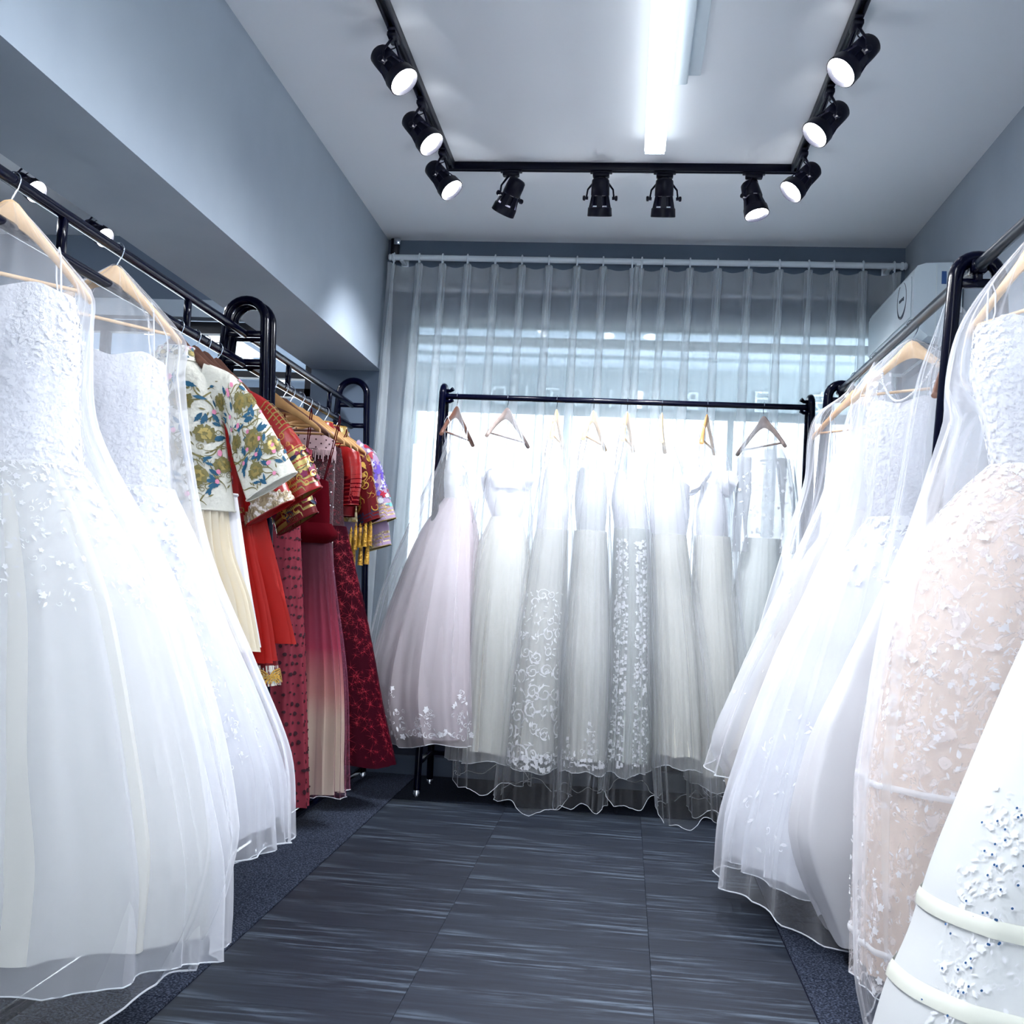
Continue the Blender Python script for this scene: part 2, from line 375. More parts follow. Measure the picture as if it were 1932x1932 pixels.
def strip(line, w):
    L_ = np.array(line, float); T = np.gradient(L_, axis=0); T /= np.linalg.norm(T, axis=1)[:, None]+1e-9
    Nn = np.stack([-T[:, 1], T[:, 0]], 1); k = len(L_); ww = (w*np.sin(np.linspace(.12, .95, k)*PI))[:, None] if np.isscalar(w) else np.array(w)[:, None]
    out = np.empty((2*k, 2)); out[0::2] = L_+Nn*ww; out[1::2] = L_-Nn*ww
    return ('strip', out.tolist())
DOT = fan([(math.cos(i*PI/4), math.sin(i*PI/4)) for i in range(8)])
LEAF = fan([(x_, y_) for x_, y_ in ((-1, 0), (-.6, .3), (-.1, .42), (.3, .3), (.45, .38), (.6, .15), (1.1, 0), (.6, -.15), (.4, -.36), (.2, -.26), (-.1, -.4), (-.6, -.28))])
SLIM = fan([(-1, 0), (-.4, .26), (.3, .22), (1, 0), (.3, -.2), (-.4, -.24)])
def flower(k=5, d=.35, ph=0): return fan([((1-d*.5+d*.5*math.cos(k*a_))*math.cos(a_+ph), (1-d*.5+d*.5*math.cos(k*a_))*math.sin(a_+ph)) for a_ in np.linspace(0, 2*PI, k*5, endpoint=False)])
FL5, FL7, FL9 = flower(5), flower(7, .3), flower(9, .22)
def star(k=7, seed=0):
    rg = random.Random(seed); pts = []
    for i in range(k):
        a_ = i*2*PI/k+rg.uniform(-.25, .25); r = rg.uniform(.6, 1.2)
        pts += [(r*math.cos(a_), r*math.sin(a_)), (.05*math.cos(a_+PI/k), .05*math.sin(a_+PI/k))]
    return fan(pts)
STARS = [star(7, i) for i in range(6)]
def curl(turn=1.4, w=.06, n=14):
    a_ = np.linspace(0, turn*2*PI, n); r = np.linspace(1, .15, n); return strip(np.stack([r*np.cos(a_), r*np.sin(a_)], 1), w)
CURL = curl(1.4, .10); CURL2 = curl(.9, .11); 
def vine(n=16, amp=.25, w=.05, L_=1.): x_ = np.linspace(-L_, L_, n); return strip(np.stack([x_, amp*np.sin(x_*2.6)], 1), w)
VINE = vine(); ARC = strip([(math.cos(t_), math.sin(t_)) for t_ in np.linspace(.2, PI-.2, 10)], .05)
SCALE_ARCS = [strip([(r*math.cos(t_), r*math.sin(t_)) for t_ in np.linspace(0, PI, 12)], [.07]*12) for r in (1, .78, .56, .34)]

exec_later = []
# ------------------------------------------------------------------ the setting
YW, HC = 5.75, 2.88
XR, XB0, XB1, XL = 1.38, -1.37, -1.76, -4.6     # right wall, beam faces, far left wall
YF = -2.2                                         # street side behind the viewer
struct('ceiling', XL, XR+.15, YF, YW+.2, HC, HC+.12, 'ceiling_paint', label='pale plastered ceiling')
struct('wall_right', XR, XR+.15, YF, YW+.2, 0, HC, 'wall_paint')
struct('wall_left', XL-.15, XL, YF, YW+.2, 0, HC, 'wall_paint')
wb = bpy.data.objects.new('wall_back', None); C.objects.link(wb); wb['kind'] = 'structure'
ZT = 2.45
for x0, x1, z0, z1, *mw in ((XL, XR, ZT, HC), (-1.76, -1.235, 0, ZT), (1.34, XR, 0, ZT), (-1.235, 1.34, 0, .30, 'wall_sill_shade'), (XL, -3.9, 0, ZT)):
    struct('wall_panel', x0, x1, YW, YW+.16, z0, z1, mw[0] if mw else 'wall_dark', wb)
struct('wall_front', XL, XR, YF-.15, YF, 2.1, HC, 'wall_paint')
struct('wall_front.001', XL, -.9, YF-.15, YF, 0, 2.1, 'wall_paint')
struct('wall_front.002', .9, XR, YF-.15, YF, 0, 2.1, 'wall_paint')
struct('trim_1', XB1, XB0, YF, YW, 2.153, HC, 'wall_paint', label='deep dropped beam along the left of the ceiling')
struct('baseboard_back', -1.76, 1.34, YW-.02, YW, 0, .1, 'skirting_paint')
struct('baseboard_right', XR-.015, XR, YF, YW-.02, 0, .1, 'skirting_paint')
struct('trim_2', -3.9, XB1, YW-.09, YW, 2.405, 2.50, 'wall_paint', label='plaster ledge above the side window')
# main window
w1 = bpy.data.objects.new('window_1', None); C.objects.link(w1); w1['kind'] = 'structure'; w1.location = (0, YW, .3)
f = MB()
for z in (.30, 1.955, 2.325): f.box(-1.235, 1.34, YW+.05, YW+.10, z, z+.045)
f.box(-1.235, 1.34, YW+.05, YW+.10, 2.42, 2.45)
for x_ in (-1.235, 1.295): f.box(x_, x_+.045, YW+.05, YW+.10, .30, 2.45)
f.build('window_frame', 'fascia_back', w1, smooth=False)
for x_ in (-.35, .52): MB().box(x_-.015, x_+.015, YW+.05, YW+.09, .345, 1.955).build('mullion', 'fascia_back', w1, smooth=False)
for z0, z1 in ((.345, 1.955), (2.0, 2.325), (2.37, 2.42)):
    MB().box(-1.19, 1.295, YW+.070, YW+.074, z0, z1).build('pane', 'glass', w1, smooth=False)
# side window in the next bay
w2 = bpy.data.objects.new('window_2', None); C.objects.link(w2); w2['kind'] = 'structure'; w2.location = (-2.8, YW, 0)
f = MB()
for z0, z1 in ((2.34, 2.405), (2.10, 2.135), (2.0, 2.045), (.0, .06)): f.box(-3.9, XB1, YW+.02, YW+.08, z0, z1)
for x_ in (-3.9, -3.0, -2.28, -1.80): f.box(x_, x_+.04, YW+.02, YW+.08, 0, 2.4)
f.build('window_frame', 'frame_black', w2, smooth=False)
for x0, x1 in ((-3.86, -3.0), (-2.96, -2.28), (-2.24, -1.80)):
    for z0, z1 in ((.06, 2.0), (2.045, 2.10), (2.135, 2.34)):
        MB().box(x0, x1, YW+.045, YW+.049, z0, z1).build('pane', 'glass', w2, smooth=False)
# floor: slab + carpets + vinyl sheets
fl = struct('floor', XL, XR+.1, YF, YW+.1, -.1, -.004, 'black_cloth')
xs = [-1.045, -.506, .114, .52]; ylen = .62
k = 0
for iy in range(9):
    y1 = 5.10-iy*ylen; y0 = y1-ylen
    for ix in range(3):
        x0, x1 = xs[ix], xs[ix+1]; g = .0005
        b = MB().box(x0+g, x1-g, y0+.0001, y1-.0001, -.004, .0, .0005)
        v = np.concatenate(b.v); cen = np.array([(xs[ix]+xs[ix+1])/2+(0, .0, -.1)[ix], (y0+y1)/2, 0]); b.v = [v-cen]
        o = b.build('tile', 'vinyl', None, smooth=False); o.parent = fl; o.location = cen
def carpet(x0, x1, y0, y1, label, mt='carpet'):
    th = thing('carpet', ((x0+x1)/2, (y0+y1)/2, -.004), label, 'carpet', None)
    # square carpet tiles butted together
    n = max(1, round((y1-y0)/.5)); mcols = max(1, round((x1-x0)/.5))
    for i in range(n):
        for j in range(mcols):
            a0, a1 = y0+(y1-y0)*i/n, y0+(y1-y0)*(i+1)/n; b0, b1 = x0+(x1-x0)*j/mcols, x0+(x1-x0)*(j+1)/mcols
            MB().box(b0+.001, b1-.001, a0+.001, a1-.001, -.004, .003, .0015).build('carpet_tile', mt, th, smooth=False)
carpet(-2.6, -1.047, .0, YW-.02, 'speckled grey carpet strip under the left rack')
carpet(.522, XR-.016, .0, YW-.02, 'speckled grey carpet strip under the right rack')
carpet(-1.045, .52, 5.102, YW-.02, 'carpet strip under the rack by the window, shade put into its colour', 'carpet_shade')
# outside the windows
og = struct('ground', -14, 14, YW+.2, 16, -.12, -.02, 'pavement', label='pale pavement outside')
struct('path_front', -14, 14, -12, YF-.15, -.12, -.02, 'pavement')
cq = thing('side_canopy', (-4, 7, 2.55), 'dark grey canopy underside with white light panels outside the side window', 'canopy')
MB().box(-8, -1.7, YW+.2, 8.4, 2.55, 2.6).build('soffit', 'soffit_dark', cq, smooth=False)
MB().box(-8, -1.7, 8.4, 8.5, 2.1, 2.6).build('fascia', 'soffit_dark', cq, smooth=False)
for x_, y_, w, l_ in ((-2.75, 6.9, .28, .95), (-3.9, 6.95, .22, .3), (-3.95, 7.5, .3, .35), (-2.1, 7.1, .16, .6), (-4.6, 6.6, .3, .9)): MB().box(x_-w/2, x_+w/2, y_-l_/2, y_+l_/2, 2.535, 2.55).build('light_panel', 'panel_lit', cq, smooth=False)
cp = thing('shop_canopy', (0, 7, 2.6), 'grey street canopy outside with reversed lettering on its fascia', 'canopy')
MB().box(-1.7, 8, YW+.2, 8.0, 2.62, 2.7).build('soffit', 'canopy_grey', cp, smooth=False)
MB().box(-1.7, 8, 7.9, 8.0, 2.31, 2.62).build('fascia', 'fascia_back', cp, smooth=False)
for i in range(5): MB().box(-1.7, 8, 6.2+i*.4, 6.22+i*.4, 2.595, 2.62).build('soffit_rib', 'fascia_back', cp, smooth=False)
def text(body, x_, y_, z_, size, parent, mat, rz=PI, ext=.004, ry=0, rx=PI/2):
    cu = bpy.data.curves.new('lettering', 'FONT'); cu.body = body; cu.size = size; cu.extrude = ext; cu.materials.append(M[mat])
    o = bpy.data.objects.new('lettering', cu); C.objects.link(o); o.parent = parent
    o.location = Vector((x_, y_, z_))-Vector(wloc(parent)); o.rotation_euler = (rx, ry, rz)
    bpy.context.view_layer.update(); me = bpy.data.meshes.new_from_object(o.evaluated_get(bpy.context.evaluated_depsgraph_get()))
    o2 = bpy.data.objects.new('lettering', me); C.objects.link(o2); o2.parent = parent; o2.location = o.location; o2.rotation_euler = o.rotation_euler
    bpy.data.objects.remove(o); o2.name = 'lettering'; return o2
# sign letters stand on the street side of the fascia edge and are seen from behind through the glass
for ch, px in (('O', -1.30), ('I', -1.13), ('D', -1.0), ('U', -.84), ('T', -.62), ('S', -.44), ('I', -.22), ('F', -.06), ('E', .12), ('B', .40), ('目', .95), ('安', 1.35), ('司', 1.75)):
    text(ch, px+.08, 7.885, 2.345, .19, cp, 'letter_back')

# ------------------------------------------------------------------ fluorescent battens
def batten(x_, y0, y1, label, mt='tube_light_added'):
    th = thing('ceiling_batten', (x_, (y0+y1)/2, HC), label, 'ceiling light')
    MB().box(x_-.03, x_+.03, y0, y1, HC-.034, HC, .004).build('housing', 'white_plastic', th)
    MB().box(x_-.042, x_+.042, y0+.004, y1-.004, HC-.070, HC-.034, .012).build('diffuser', mt, th, label='glowing white diffuser')
    for y_ in (y0, y1-.004): MB().box(x_-.04, x_+.04, y_, y_+.004, HC-.066, HC-.03).build('end_cap', 'white_plastic', th)
batten(.045, 2.95, 4.37, 'long bright white batten light on the ceiling inside the black tracks', 'tube_light')
batten(.045, .6, 1.85, 'unseen batten light added above the viewer to brighten the room')  # out of view, added with the next one to lift the ceiling brightness
batten(.045, -1.6, -.35, 'unseen batten light added by the shop front to brighten the room')
th = thing('ceiling_trunking', (.15, 3.3, HC), 'short flat white cover strip on the ceiling beside the batten light', 'trunking')
MB().box(.098, .145, 2.4, 3.83, HC-.028, HC, .004).build('cover', 'white_plastic', th)
MB().box(.145, .19, 2.4, 3.80, HC-.008, HC, .002).build('base_plate', 'white_plastic', th)
batten(-3.3, 1.6, 2.8, 'unseen batten light added in the side bay to brighten its ceiling')  # both bay battens are out of view, added to light the bay ceiling
batten(-3.75, 3.6, 4.8, 'unseen batten light added nearest the side bay window to brighten the ceiling')

# ------------------------------------------------------------------ light tracks
def track(p0, p1, label):
    p0, p1 = np.array(p0), np.array(p1); th = thing('light_track', tuple((p0+p1)/2), label, 'light track')
    (x0, y0), (x1, y1) = p0[:2], p1[:2]
    hx = .017 if abs(x1-x0) < .01 else 0; hy = .017 if hx == 0 else 0
    X0, X1, Y0, Y1 = min(x0, x1)-hx, max(x0, x1)+hx, min(y0, y1)-hy, max(y0, y1)+hy
    if hx:
        MB().box(X0, X0+.010, Y0, Y1, HC-.034, HC, .0015).build('channel', 'lamp_black', th); MB().box(X1-.010, X1, Y0, Y1, HC-.034, HC, .0015).build('channel', 'lamp_black', th)
        MB().box(X0+.01, X1-.01, Y0, Y1, HC-.02, HC).build('conductor', 'rail_grey', th)
    else:
        MB().box(X0, X1, Y0, Y0+.010, HC-.034, HC, .0015).build('channel', 'lamp_black', th); MB().box(X0, X1, Y1-.010, Y1, HC-.034, HC, .0015).build('channel', 'lamp_black', th)
        MB().box(X0, X1, Y0+.01, Y1-.01, HC-.02, HC).build('conductor', 'rail_grey', th)
TL, TR, TB = -.842, .645, 4.64
track((TL, 1.0, HC), (TL, TB-.02, HC), 'black ceiling track running along the left side of the ceiling')
track((TR, 1.0, HC), (TR, TB-.02, HC), 'black ceiling track running along the right side of the ceiling')
track((TL-.017, TB, HC), (TR+.017, TB, HC), 'black ceiling track crossing the ceiling in front of the curtain')
track((-2.8, 1.0, HC), (-2.8, 5.4, HC), 'black ceiling track in the side bay beyond the beam')

def spotlight(x_, y_, d, lit, label, along, energy=42, twist=1, grp='black track spotlights', yoke_h=.075):
    """d: aiming direction; along: 'x' or 'y', the way the track runs"""
    th = thing('track_spotlight', (x_, y_, HC-.034), label, 'spotlight', grp)
    zt = HC-.034
    if along == 'x': MB().box(x_-.048, x_+.048, y_-.014, y_+.014, zt-.008, zt, .002).box(x_-.036, x_+.036, y_-.016, y_+.016, zt-.026, zt-.008, .003).build('adapter', 'lamp_black', th)
    else: MB().box(x_-.014, x_+.014, y_-.048, y_+.048, zt-.008, zt, .002).box(x_-.016, x_+.016, y_-.036, y_+.036, zt-.026, zt-.008, .003).build('adapter', 'lamp_black', th)
    d = np.array(d, float); d /= np.linalg.norm(d)
    h = np.array([-d[1], d[0], 0.]); 
    if np.linalg.norm(h) < .15: h = np.array([1., 0, 0])
    h /= np.linalg.norm(h)                            # horizontal tilt axis of the yoke
    piv = np.array([x_, y_, zt-.026-yoke_h-.018])
    # yoke: flat strap bent round both sides
    top = np.array([x_, y_, zt-.026])
    for sgn in (-1, 1):
        MB().tube([top+h*sgn*.012, top+h*sgn*.022-np.array([0, 0, .012]), top+h*sgn*.055-np.array([0, 0, .055]), piv+h*sgn*.060], [.005, .005, .0042, .0042], 6).build('yoke_arm', 'lamp_black', th)
        k_ = piv+h*sgn*.052
        MB().lathe([(0, .007), (.012, .007), (.013, .011), (.022, .011), (.024, .006)], k_, h*sgn, 10).build('knob', 'lamp_black', th)
    # housing: rounded can at the back, open struts, wide rim
    o_ = piv-d*.075
    MB().lathe([(-.012, .012), (-.008, .03), (0, .037), (.02, .039), (.062, .040), (.066, .036)], o_, d, 20).build('housing', 'lamp_black', th)
    ref = h; q = np.cross(d, ref)
    st = MB()
    for i in range(6):
        a_ = i*PI/3+PI/6; e1 = math.cos(a_)*ref+math.sin(a_)*q
        s2 = np.cross(d, e1)
        p0, p1 = o_+d*.06+e1*.037, o_+d*.122+e1*.049
        V = [p0+s2*.009, p0-s2*.009, p1-s2*.013, p1+s2*.013]; V += [w-e1*.004 for w in V]
        st.add(V, [(0, 1, 2, 3), (7, 6, 5, 4), (0, 4, 5, 1), (1, 5, 6, 2), (2, 6, 7, 3), (3, 7, 4, 0)])
    st.build('strut', 'lamp_black', th)
    MB().lathe([(.0, .030), (.04, .036)], o_+d*.066, d, 16).build('lamp_body', 'lamp_black', th)
    MB().lathe([(.112, .047), (.116, .0515), (.150, .0535), (.152, .050), (.140, .046), (.118, .044)], o_, d, 24, cap0=False, cap1=False).build('front_rim', 'lamp_black', th)
    lens = MB()
    c_ = o_+d*.139
    lens.lathe([(0, .046), (.004, .045), (.006, .0)], c_-d*.004, d, 20, cap1=False)
    lens.build('lens', 'lens_light' if lit else 'lens_light', th, label='glowing white lens')
    # supply cable
    P = [top-np.array([0, 0, .0])+h*.02, top+h*.045*twist-np.array([0, 0, .03])-d*.02, piv-d*.06+np.array([0, 0, .045])+h*.02*twist, o_+h*.01-d*.005]
    t_ = np.linspace(0, 1, 12)[:, None]; P = [np.array(p) for p in P]
    Q = (1-t_)**3*P[0]+3*t_*(1-t_)**2*P[1]+3*t_**2*(1-t_)*P[2]+t_**3*P[3]
    MB().tube(Q, .0022, 5).build('cable', 'lamp_black', th)
    ld = bpy.data.lights.new('spot_beam', 'SPOT'); ld.energy = energy; ld.spot_size = math.radians(88); ld.spot_blend = .7; ld.color = (.92, .95, 1); ld.shadow_soft_size = .04
    lo = bpy.data.objects.new('spot_beam', ld); C.objects.link(lo); lo.parent = th
    lo.location = Vector(c_+d*.015)-Vector(wloc(th)); lo.rotation_euler = Vector(d).to_track_quat('-Z', 'Y').to_euler()
LD, RD = (.62, -.22, -.72), (-.62, -.25, -.72)
for y_, lb in ((3.44, 'black spotlight on left track, nearest the viewer, lens lit'), (3.95, 'black spotlight in the middle of the left track, lens lit'), (4.43, 'black spotlight at the far end of the left track, overlapped by the middle one')):
    spotlight(TL, y_, LD, 1, lb, 'y')
for y_, lb in ((3.38, 'black spotlight on right track, nearest the viewer, lens lit'), (3.85, 'black spotlight in the middle of the right track, lens lit'), (4.41, 'black spotlight at the far end of the right track, lens lit')):
    spotlight(TR, y_, RD, 1, lb, 'y', twist=-1)
spotlight(-.575, TB, (-.42, .34, -.8), 0, 'black spotlight tilted left under the cross track, lens hidden', 'x', energy=50)
spotlight(-.18, TB, (.0, .36, -1), 0, 'upright black spotlight on cross track, left one of the facing pair', 'x', energy=50)
spotlight(.095, TB, (.0, .36, -1), 0, 'upright black spotlight on cross track, right one of the facing pair', 'x', energy=50)
spotlight(.475, TB, (.22, -.22, -.92), 1, 'black spotlight on cross track with loose cable loop and lit lens', 'x', energy=50)
for y_, lb in ((4.5, 'lit black spotlight of the side bay above the first rail'), (5.15, 'lit black spotlight of the side bay farther back by the dark wall')):
    spotlight(-2.77, y_+.06, (.8, -.3, -.5), 1, lb, 'y', energy=25, grp='side bay spotlights')
for y_, w_n in ((1.5, 'farthest behind the picture edge'), (2.2, 'second past the picture edge'), (2.8, 'next past the picture edge')):
    spotlight(TL, y_, LD, 1, 'black spotlight on the left track above the viewer, '+w_n, 'y')
    spotlight(TR, y_, RD, 1, 'black spotlight on the right track above the viewer, '+w_n, 'y', twist=-1)

# ------------------------------------------------------------------ racks
def arch_pts(x_, y_, zt, hw, foot, axis, zf=.0, foot0=None):
    """inverted U in the plane through (x_, y_) along axis"""
    ax = np.array([1., 0, 0]) if axis == 'x' else np.array([0, 1., 0]); P = []
    c = np.array([x_, y_, 0.])
    P.append(c-ax*foot+np.array([0, 0, zf])); P.append(c-ax*(hw+.3*(foot-hw))+np.array([0, 0, (zt-hw)*.7])); 
    for a_ in np.linspace(PI, 0, 15): P.append(c+ax*hw*math.cos(a_)+np.array([0, 0, zt-hw+hw*math.sin(a_)]))
    P.append(c+ax*(hw+.3*(foot-hw))+np.array([0, 0, (zt-hw)*.7])); P.append(c+ax*foot+np.array([0, 0, zf]))
    return P
def end_frame(th, x_, y_, zt, hw, foot, axis, bars, r=.015):
    MB().tube(arch_pts(x_, y_, zt, hw, foot, axis), r, 12).build('end_frame', 'black_steel', th)
    for z in bars:
        w = hw+(foot-hw)*max(0, (zt-hw-z)/(zt-hw))
        if axis == 'x': MB().box(x_-w, x_+w, y_-.010, y_+.010, z-.012, z+.012, .003).build('cross_bar', 'black_steel', th)
        else: MB().box(x_-.010, x_+.010, y_-w, y_+w, z-.012, z+.012, .003).build('cross_bar', 'black_steel', th)
    for sg in (-1, 1):
        X, Y = (x_+sg*foot, y_) if axis == 'x' else (x_, y_+sg*foot)
        MB().lathe([(0, .019), (.018, .019), (.03, .016)], (X, Y, .004), (0, 0, 1), 12).build('foot_cap', 'chrome', th)
XLr = -1.47
def left_rack(y0, y1, label):
    th = thing('garment_rack', (XLr, (y0+y1)/2, 0), label, 'clothes rack', 'double-rail racks on the left')
    for y_ in (y0, y1): end_frame(th, XLr, y_, 2.06, .075, .17, 'x', (1.93, 1.822, .13), .0175)
    for z, nm in ((1.93, 'upper_rail'), (1.818, 'lower_rail')): MB().tube([(XLr, y0, z), (XLr, y1, z)], .0155, 14).build(nm, 'black_steel', th)
    L_ = y1-y0
    for k_ in (.30, .72): MB().box(XLr-.010, XLr+.010, y0+L_*k_-.012, y0+L_*k_+.012, 1.82, 1.93, .003).build('spacer', 'black_steel', th)
    for sg in (-1, 1): MB().box(XLr+sg*.155-.012, XLr+sg*.155+.012, y0, y1, .03, .055, .003).build('bottom_rail', 'black_steel', th)
left_rack(2.02, 3.93, 'black double-rail rack on the left, the nearer one, holding white gowns and jackets')
left_rack(4.01, 5.56, 'black double-rail rack on the left, the farther one, holding red dresses')
# right rack
th = thing('garment_rack', (.925, 3.0, 0), 'black single-rail rack along the right wall with arched ends', 'clothes rack')
for y_ in (1.15, 3.05, 4.94):
    end_frame(th, .925, y_, 1.996, .058, .18, 'x', (1.925, .13), .0205)
    MB().box(.913, .937, y_-.012, y_+.012, 1.93, 1.965, .003).box(.903, .947, y_-.024, y_+.024, 1.95, 1.992, .006).build('rail_clamp', 'black_steel', th)
for y0, y1 in ((1.15, 3.02), (3.08, 4.94)): MB().tube([(.925, y0, 1.972), (.925, y1, 1.972)], .0165, 14).build('hanging_rail', 'rail_grey', th)
for sg in (-1, 1): MB().box(.925+sg*.17-.012, .925+sg*.17+.012, 1.15, 4.94, .03, .055, .003).build('bottom_rail', 'black_steel', th)
# window rack
YB = 5.35
th = thing('garment_rack', (-.05, YB, 0), 'black rack with a plain bar in front of the window curtain', 'clothes rack')
for x_ in (-.945, .855):
    end_frame(th, x_, YB, 2.005, .05, .175, 'y', (.16,), .017)
    sg = 1 if x_ < 0 else -1
    for z in (1.985, 1.93): MB().tube([(x_, YB, z), (x_+sg*.03, YB, z), (x_+sg*.045, YB-.005, z+.01)], [.009, .009, .012], 8).build('rail_hook', 'black_steel', th)
MB().tube([(-.945, YB, 1.957), (.855, YB, 1.957)], .0145, 14).build('hanging_rail', 'black_steel', th)
MB().box(-.945, .855, YB+.15, YB+.17, .15, .17).build('bottom_rail', 'black_steel', th)
MB().box(-.945, .855, YB-.012, YB+.012, .24, .26).build('bottom_rail', 'black_steel', th)

# ------------------------------------------------------------------ curtain, rod and rings
XP = {'rod': (-1.345, 1.345)}
th = thing('curtain_rod', (0, YW-.09, 2.757), 'white curtain rod across the top of the window wall', 'curtain rod')
MB().tube([(-1.31, YW-.09, 2.757), (1.335, YW-.09, 2.757)], .016, 14).build('rod', 'rod_white', th)
for x_, s_ in ((-1.31, -1), (1.335, 1)): MB().lathe([(0, .016), (.004, .021), (.014, .021), (.018, .015), (.026, .02), (.034, .014), (.036, 0)], (x_, YW-.09, 2.757), (s_, 0, 0), 14, cap1=False).build('finial', 'rod_white', th)
for x_ in (-1.27, .0, 1.28):
    MB().box(x_-.012, x_+.012, YW-.1, YW, 2.735, 2.748, .002).box(x_-.02, x_+.02, YW-.008, YW, 2.71, 2.79, .002).build('bracket', 'rod_white', th)
th = thing('corner_bracket', (-1.33, YW-.06, 2.86), 'dark metal bracket in the ceiling corner above the curtain rod', 'bracket')
MB().box(-1.345, -1.305, YW-.05, YW-.002, 2.76, 2.875, .003).build('plate', 'frame_black', th)
MB().box(-1.325, -1.29, YW-.07, YW-.05, 2.835, 2.872, .003).build('clip', 'chrome', th)
def pxX(px): return -1.345+(px-740)*(2.705/960)
def curtain(pxs, x0b, x1b, label, seed):
    """sheer panel with pinch pleats at each ring"""
    ring = [pxX(p) for p in pxs]; yc = YW-.09; zt = 2.715; zb = .27
    th = thing('sheer_curtain', ((ring[0]+ring[-1])/2, yc, zb), label, 'curtain', 'sheer curtain panels')
    rg = np.random.RandomState(seed); nr = len(ring); nu = 24*(nr-1)+1; nv = 46
    t_ = np.linspace(0, nr-1, nu); V = []; zs = np.r_[np.linspace(zt, zt-.30, 14), np.linspace(zt-.34, zb, nv-14)]
    xr = np.interp(t_, range(nr), ring)+.03*(np.clip(t_-(nr-2), 0, 1)**2-np.clip(1-t_, 0, 1)**2); fr = t_-np.floor(t_+1e-9)
    ph = rg.rand(nr)*6.28; am = rg.uniform(.6, 1.1, nr)
    dpl = np.minimum(fr, 1-fr)                      # distance from the nearest pleat
    for z in zs:
        k_ = (zt-z)/(zt-zb); s_ = np.interp(zt-z, [0, .06, .14, .3, 1, 2.7], [1, .9, 1.15, .8, .5, .4])
        pinch = np.exp(-(dpl/.09)**2); tight = np.exp(-((zt-z-.12)/.1)**2)
        # pleat bundle: a narrow loop of cloth standing out from the sheet
        near = np.sign(.5-fr)*dpl
        y = yc+.012-pinch*.045*s_*(1-.3*tight)-.018*np.sin(near*30+k_*2)*np.exp(-(dpl/.2)**2)*np.clip(k_*4, .3, 1.2)
        y = y+.012*np.sin(t_*6.28+ph[np.minimum(t_.astype(int), nr-1)]*.2)*min(1, k_*3)
        x = xr+.02*np.sin(near*24)*np.exp(-(dpl/.16)**2)*(.6+.5*k_)-.01*k_*am[np.minimum(t_.astype(int), nr-1)]
        # spread or shift at foot
        x = x+k_*((x0b-ring[0])*(1-t_/(nr-1))+(x1b-ring[-1])*t_/(nr-1))
        zz = z+(.007*np.cos(2*PI*fr)*np.exp(-(zt-z)/.15) if zt-z < .5 else 0)
        V.append(np.stack([x, y, np.broadcast_to(zz, x.shape)], 1))
    V = np.array(V); b = MB(); j = np.arange(nu-1)
    def sheet(i0, i1, off=0):
        q = V[i0:i1+1].reshape(-1, 3).copy(); q[:, 1] += off; k2 = i1-i0
        return MB().add(q, [(r*nu+c, r*nu+c+1, (r+1)*nu+c+1, (r+1)*nu+c) for r in range(k2) for c in range(nu-1)])
    sheet(0, nv-1).build('curtain_cloth', 'curtain_voile', th)
    sheet(0, 5, .004).build('heading_band', 'heading_tape', th)
    sheet(5, 6, .007).build('heading_stitching', 'cover_edge', th)
    for q, x_ in enumerate(ring):
        xb_ = x_+(x0b-ring[0])*(1-q/(nr-1))+(x1b-ring[-1])*q/(nr-1)
        PL = Loft([(np.array([x_+(xb_-x_)*k_, yc-.02, z]), np.array([a0, 0, 0]), np.array([0, b0, 0])) for k_, z, a0, b0 in ((0, 2.712, .013, .018), (.04, 2.61, .006, .016), (.1, 2.45, .014, .026), (.3, 1.95, .024, .03), (.6, 1.2, .028, .032), (1, zb, .03, .034))], (.05, .1, .15), (2, 3), seed+q)
        PL.mesh(24, 30).build('pinch_pleat', 'curtain_voile', th)
        a_ = np.linspace(-.4*PI, 1.25*PI, 14)
        P = [(x_, yc+.022*math.cos(q), 2.757+.022*math.sin(q)) for q in a_]+[(x_, yc-.012, 2.715), (x_, yc-.008, 2.69)]
        MB().tube(P, .0042, 6).build('curtain_hook', 'rod_white', th)
curtain([752, 801, 846, 894, 947, 998, 1049, 1102, 1151, 1205], -1.36, -.055, 'sheer white curtain panel covering the left half of the window', 3)
curtain([1223, 1264, 1312, 1363, 1419, 1475, 1528, 1573, 1625, 1680], -.045, 1.30, 'sheer white curtain panel covering the right half of the window', 5)

# ------------------------------------------------------------------ air conditioner high on the right wall
th = thing('air_conditioner', (1.29, 5.1, 2.2), 'white air conditioner mounted high on the right wall beside the curtain', 'air conditioner')
y0, y1 = 4.72, 5.58
prof = [(1.375, 2.485), (1.24, 2.485), (1.185, 2.47), (1.175, 2.452), (1.172, 2.28), (1.20, 2.19), (1.25, 2.155), (1.33, 2.155), (1.33, 2.485)]
prof = [(1.33, 2.495), (1.22, 2.49), (1.185, 2.478), (1.172, 2.455), (1.170, 2.27), (1.19, 2.21), (1.235, 2.175), (1.31, 2.165), (1.33, 2.165)]
k = len(prof); V = [(x_, y_, z_) for y_ in (y0, y1) for x_, z_ in prof]
MB().add(V, [(i, (i+1) % k, (i+1) % k+k, i+k) for i in range(k)]+[tuple(range(k-1, -1, -1)), tuple(range(k, 2*k))]).build('body', 'white_plastic', th, smooth=False)
MB().box(1.33, 1.379, y0+.01, y1, 2.16, 2.50, .002).build('mounting_plate', 'grey_plastic', th, label='dark grey mounting plate')
MB().box(1.164, 1.170, y0+.03, y1-.02, 2.26, 2.44, .002).build('front_panel', 'white_plastic', th)
MB().box(1.20, 1.31, y0+.12, y1-.12, 2.158, 2.17, .002).build('outlet_flap', 'grey_plastic', th)
MB().box(1.262, 1.266, y0-.002, y0+.004, 2.18, 2.485).build('side_seam', 'letter_back', th)
